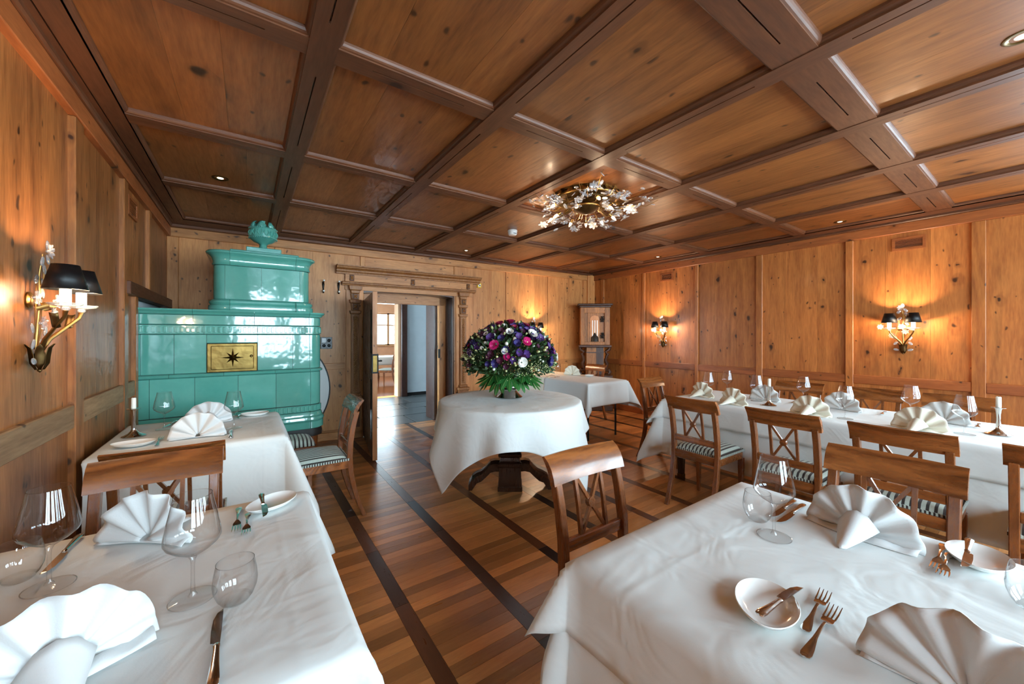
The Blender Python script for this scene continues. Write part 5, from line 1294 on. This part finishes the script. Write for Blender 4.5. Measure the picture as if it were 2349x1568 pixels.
for k in range(30):
    a = 2 * PI * k / 30 + rc.uniform(-0.08, 0.08); ca, sa = math.cos(a), math.sin(a); R = rc.uniform(0.38, 0.58); zt = 2.44 + rc.uniform(-0.05, 0.05); m = rc.uniform(-0.05, 0.05)
    br = MB().tube([(0.16 * ca, 0.16 * sa, 2.47), (0.27 * ca, 0.27 * sa, 2.43), (R * 0.85 * ca - m * sa, R * 0.85 * sa + m * ca, zt - 0.01), (R * ca - m * sa, R * sa + m * ca, zt + 0.03)], [0.004, 0.003, 0.0025, 0.0015], 6).build('branch', 'gold', cl, smooth=True)
    for q in range(5):
        t_ = rc.uniform(0.55, 1.0); o = link('crystal_flower' if q < 2 else 'crystal_leaf', pet1 if q < 2 else lf1, br)
        o.location = (R * t_ * ca + rc.uniform(-0.03, 0.03), R * t_ * sa + rc.uniform(-0.03, 0.03), zt + rc.uniform(-0.045, 0.04) - 0.02 * (1 - t_)); o.rotation_euler = (rc.uniform(-0.7, 0.7) + (PI if q < 2 else 0), rc.uniform(-0.7, 0.7), rc.uniform(0, 6)); o.scale = (rc.uniform(1.1, 1.6),) * 3
for k in range(11):
    a = 2 * PI * k / 11 + 0.2; R = 0.33 if k % 2 else 0.24; z = 2.40 if k % 2 else 2.375; ca, sa = math.cos(a), math.sin(a)
    ar = MB().tube([(0.10 * ca, 0.10 * sa, 2.45), (R * 0.8 * ca, R * 0.8 * sa, z + 0.0), (R * ca, R * sa, z + 0.015)], 0.004, 6).build('bulb_arm', 'gold', cl, smooth=True)
    for me, nm in ((cup, 'bulb_cup'), (flm, 'candle_bulb')):
        o = link(nm, me, ar); o.location = (R * ca, R * sa, z + 0.01); o.rotation_euler = (0.9 * math.sin(a) * -1 + PI * 0.78, 0.0, a) if False else (Vector((ca * 0.8, sa * 0.8, -0.6)).to_track_quat('Z', 'Y').to_euler())
    if k % 2:
        l = bpy.data.lights.new('chandelier_bulb_light', 'POINT'); l.energy = 1.3; l.color = WARM; l.shadow_soft_size = 0.02
        o = bpy.data.objects.new('chandelier_bulb_light', l); COL.objects.link(o); o.parent = cl; o.location = ((R + 0.05) * ca, (R + 0.05) * sa, z - 0.05)

# ================================================================== SMALL FITTINGS
for i, (x, y, lab) in enumerate(((-0.17, 3.66, 'brass recessed ceiling spot above the stove'), (2.55, 4.80, 'recessed ceiling spot in front of the doorway cornice'), (5.17, 3.51, 'recessed ceiling spot above the small far wall lamp'), (5.15, 1.32, 'recessed ceiling spot over the wall side chairs'), (2.555, 0.082, 'brass recessed spot cut by the picture edge overhead'))):
    if i == 0:
        d0 = thing('ceiling_spot', lab, 'spotlight', (x, y, ZP), 0, 'recessed ceiling spots')
        MB().lathe([(0.030, 0.02), (0.034, 0.0), (0.040, -0.004), (0.052, -0.003), (0.055, 0.0), (0.055, 0.004)], 32, close=False).build('ring', 'brass', d0, smooth=40)
        MB().lathe([(0.0, -0.001), (0.018, 0.0), (0.028, 0.004), (0.033, 0.012)], 24, close=False).build('reflector', 'gold', d0, smooth=True)
        MB().lathe([(0.0, -0.003), (0.018, -0.002), (0.024, 0.002)], 16, close=False).build('bulb', 'spot_glow', d0, smooth=True)
    else: dup(d0, (x, y, ZP), 0, lab)
sm = thing('smoke_detector', 'white smoke detector on the ceiling beside the chandelier', 'smoke detector', (2.495, 3.576, ZP))
MB().lathe([(0.0, 0.0), (0.055, 0.0), (0.057, -0.012), (0.050, -0.02), (0.053, -0.024), (0.050, -0.045), (0.042, -0.055), (0.0, -0.058)], 32, close=False).build('housing', 'white_plastic', sm, smooth=35)
MB().box(-0.02, 0.02, -0.052, -0.049, -0.045, -0.038).build('slot', 'black_plastic', sm)
def grille(label, M, s0, s1, z0, z1, nsl, vertical=False):
    t = thing('air_vent', label, 'vent', (0, 0, 0), 0, 'wooden air vents')
    f = MB(M); w = 0.022
    f.box(s0, s1, 0.0, 0.014, z0, z0 + w).box(s0, s1, 0.0, 0.014, z1 - w, z1).box(s0, s0 + w, 0.0, 0.014, z0 + w, z1 - w).box(s1 - w, s1, 0.0, 0.014, z0 + w, z1 - w).build('frame', 'pine_rail_y', t)
    MB(M).box(s0 + w, s1 - w, -0.001, 0.002, z0 + w, z1 - w).build('shade_sheet', 'groove', t)  # solid near-black sheet: the shade behind the slats is put into its colour
    for k in range(nsl):
        z = z0 + w + (z1 - z0 - 2 * w) * (k + 0.5) / nsl
        MB(M).box(s0 + w, s1 - w, 0.002, 0.010, z - 0.0028, z + 0.0028).build('slat', 'pine_rail_y', t)
grille('slatted wooden vent high on the wall above the large wall lamp', M_RIGHT, 0.745, 0.985, 2.205, 2.335, 7)
grille('slatted wooden vent high on the wall above the small far wall lamp', M_RIGHT, 3.46, 3.68, 2.205, 2.335, 7)
grille('slatted vent high on the wall near the stove corner', M_LEFT, 3.72, 3.98, 2.19, 2.33, 8)
ph = thing('door_phone', 'black switch panel with a white key beside the stove', 'switch panel', tuple(M_BACK @ Vector((1.517, 0, 1.165))), -BETA)
MB().box(-0.066, 0.066, -0.014, 0.001, 0, 0.148).build('housing', 'black_plastic', ph, bevel=0.003)
MB().box(-0.052, -0.004, -0.018, -0.013, 0.078, 0.136).build('white_key', 'white_plastic', ph, bevel=0.002)
for x, z in ((0.03, 0.107), (0.03, 0.04), (-0.028, 0.04)):
    o = MB().lathe([(0.0, 0.006), (0.015, 0.005), (0.02, 0.0)], 16, close=False).build('knob', 'black_plastic', ph, smooth=True); o.rotation_euler = (PI / 2, 0, 0); o.location = (x, -0.014, z)
al = thing('alarm_box', 'small yellow call point on the wall beside the doorway cornice', 'alarm', tuple(M_BACK @ Vector((sx(3.005), 0, 2.085))), -BETA)
MB().box(-0.035, 0.035, -0.02, 0.001, 0, 0.075).build('case', 'yellow_plastic', al, bevel=0.003); MB().box(-0.02, 0.02, -0.023, -0.018, 0.016, 0.058).build('plate', 'white_plastic', al); MB().box(-0.004, 0.014, -0.026, -0.021, 0.026, 0.044).build('button', 'black_plastic', al)
for i, (X, lab) in enumerate(((0.787, 'dark coat hook with white knob closest to the stove tower'), (0.964, 'dark coat hook with white knob next to the doorway cornice'))):
    if i == 0:
        hk = thing('coat_hook', lab, 'coat hook', tuple(M_BACK @ Vector((sx(X), 0, 1.87))), -BETA, 'coat hooks')
        MB().lathe([(0.0, 0.15), (0.012, 0.145), (0.015, 0.11), (0.009, 0.06), (0.006, 0.0)], 10, close=False).build('back_plate', 'iron', hk, smooth=True)
        MB().tube([(0, -0.005, 0.11), (0, -0.05, 0.13), (0, -0.065, 0.15)], 0.006, 8).build('upper_arm', 'iron', hk, smooth=True)
        MB().tube([(0, -0.005, 0.05), (0, -0.025, 0.01), (0, -0.04, 0.0), (0, -0.05, 0.02)], 0.006, 8).build('hook', 'iron', hk, smooth=True)
        for z, y, r in ((0.152, -0.066, 0.012), (0.024, -0.052, 0.013)): MB().ball((0, y, z), r, 10, 8).build('porcelain_knob', 'china', hk, smooth=True)
    else: dup(hk, tuple(M_BACK @ Vector((sx(X), 0, 1.87))), -BETA, lab)

# ================================================================== OLD CLOCK CABINET
ck = thing('clock_cabinet', 'old carved wooden clock case in the corner beside the pine wall', 'clock', (5.15, 4.79, 0), -math.radians(41))
# local: front faces -Y
MB().box(-0.30, 0.30, -0.17, 0.17, 0.0, 0.10).build('plinth', 'old_wood_dark', ck, bevel=0.01)
MB().box(-0.26, 0.26, -0.15, 0.16, 0.10, 0.58).build('lower_chest', 'old_wood', ck, bevel=0.006)
MB().box(-0.30, 0.30, -0.19, 0.17, 0.58, 0.635).build('chest_cornice', 'old_wood_dark', ck, bevel=0.012)
MB().box(-0.15, 0.02, -0.10, 0.12, 0.635, 1.12).build('body_panel', 'old_wood', ck, bevel=0.003); MB().box(0.02, 0.15, -0.075, 0.12, 0.635, 1.12).build('body', 'old_wood_dark', ck)
MB().box(-0.155, 0.155, -0.11, 0.12, 1.02, 1.04).build('body_band', 'old_wood_dark', ck)
for s in (-1, 1):
    pts = [(s * (0.16 + o_), -0.06, z) for o_, z in ((0.085, 0.64), (0.11, 0.68), (0.08, 0.72), (0.03, 0.71), (0.04, 0.76), (0.06, 0.83), (0.03, 0.89), (0.045, 0.95), (0.07, 1.0), (0.03, 1.04), (0.09, 1.08), (0.10, 1.12))]
    MB().tube(pts, [0.03, 0.034, 0.03, 0.026, 0.03, 0.03, 0.026, 0.028, 0.03, 0.026, 0.03, 0.03], 8, 1.2).build('scroll_side', 'old_wood_dark', ck, smooth=True)
MB().box(-0.285, 0.285, -0.16, 0.16, 1.12, 1.165).build('case_sill', 'old_wood_dark', ck, bevel=0.01)
MB().box(-0.255, 0.255, -0.10, 0.15, 1.165, 1.83).build('case', 'old_wood', ck, bevel=0.003)
for a in ((-0.255, -0.19, 1.165, 1.83), (0.165, 0.255, 1.165, 1.83), (-0.19, 0.165, 1.165, 1.22), (-0.19, 0.165, 1.73, 1.83)):
    MB().box(a[0], a[1], -0.135, -0.10, a[2], a[3]).build('case_frame', 'old_wood', ck, bevel=0.003)
MB().box(-0.125, -0.118, -0.112, -0.10, 1.22, 1.73).build('inlay', 'pine_wall', ck)
pn = MB().prism([(-0.085, 1.225), (0.075, 1.225), (0.075, 1.62)] + [(-0.005 + 0.08 * math.cos(a * PI / 8), 1.62 + 0.07 * math.sin(a * PI / 8)) for a in range(1, 8)] + [(-0.085, 1.62)], -0.106, -0.10, 'y').build('arched_panel', 'pine_wall', ck)
for x in (-0.045, -0.005, 0.035): MB().box(x - 0.006, x + 0.006, -0.118, -0.104, 1.30, 1.60).build('pilaster', 'china' if x else 'old_wood', ck, bevel=0.002)
MB().lathe([(0.07, 1.225), (0.066, 1.30), (0.03, 1.335), (0.008, 1.38)], 12, (-0.005, -0.11, 0)).build('keyhole_shield', 'soot', ck, smooth=True)
for z in (1.33, 1.62):
    m_ = MB(); c0 = (0.125, -0.137, z)
    for k in range(6):
        a = k * PI / 3; m_.ball((c0[0] + 0.024 * math.cos(a), c0[1], z + 0.04 * math.sin(a)), 0.014, 6, 4, (1, 0.4, 1.3))
    m_.ball(c0, 0.016, 6, 4, (1, 0.5, 1.4)).build('hinge', 'iron', ck, smooth=True)
MB().box(-0.275, 0.275, -0.15, 0.16, 1.83, 1.86).build('crown_moulding', 'old_wood_dark', ck, bevel=0.006); MB().box(-0.305, 0.305, -0.18, 0.16, 1.86, 1.895).build('crown', 'old_wood_dark', ck, bevel=0.01)
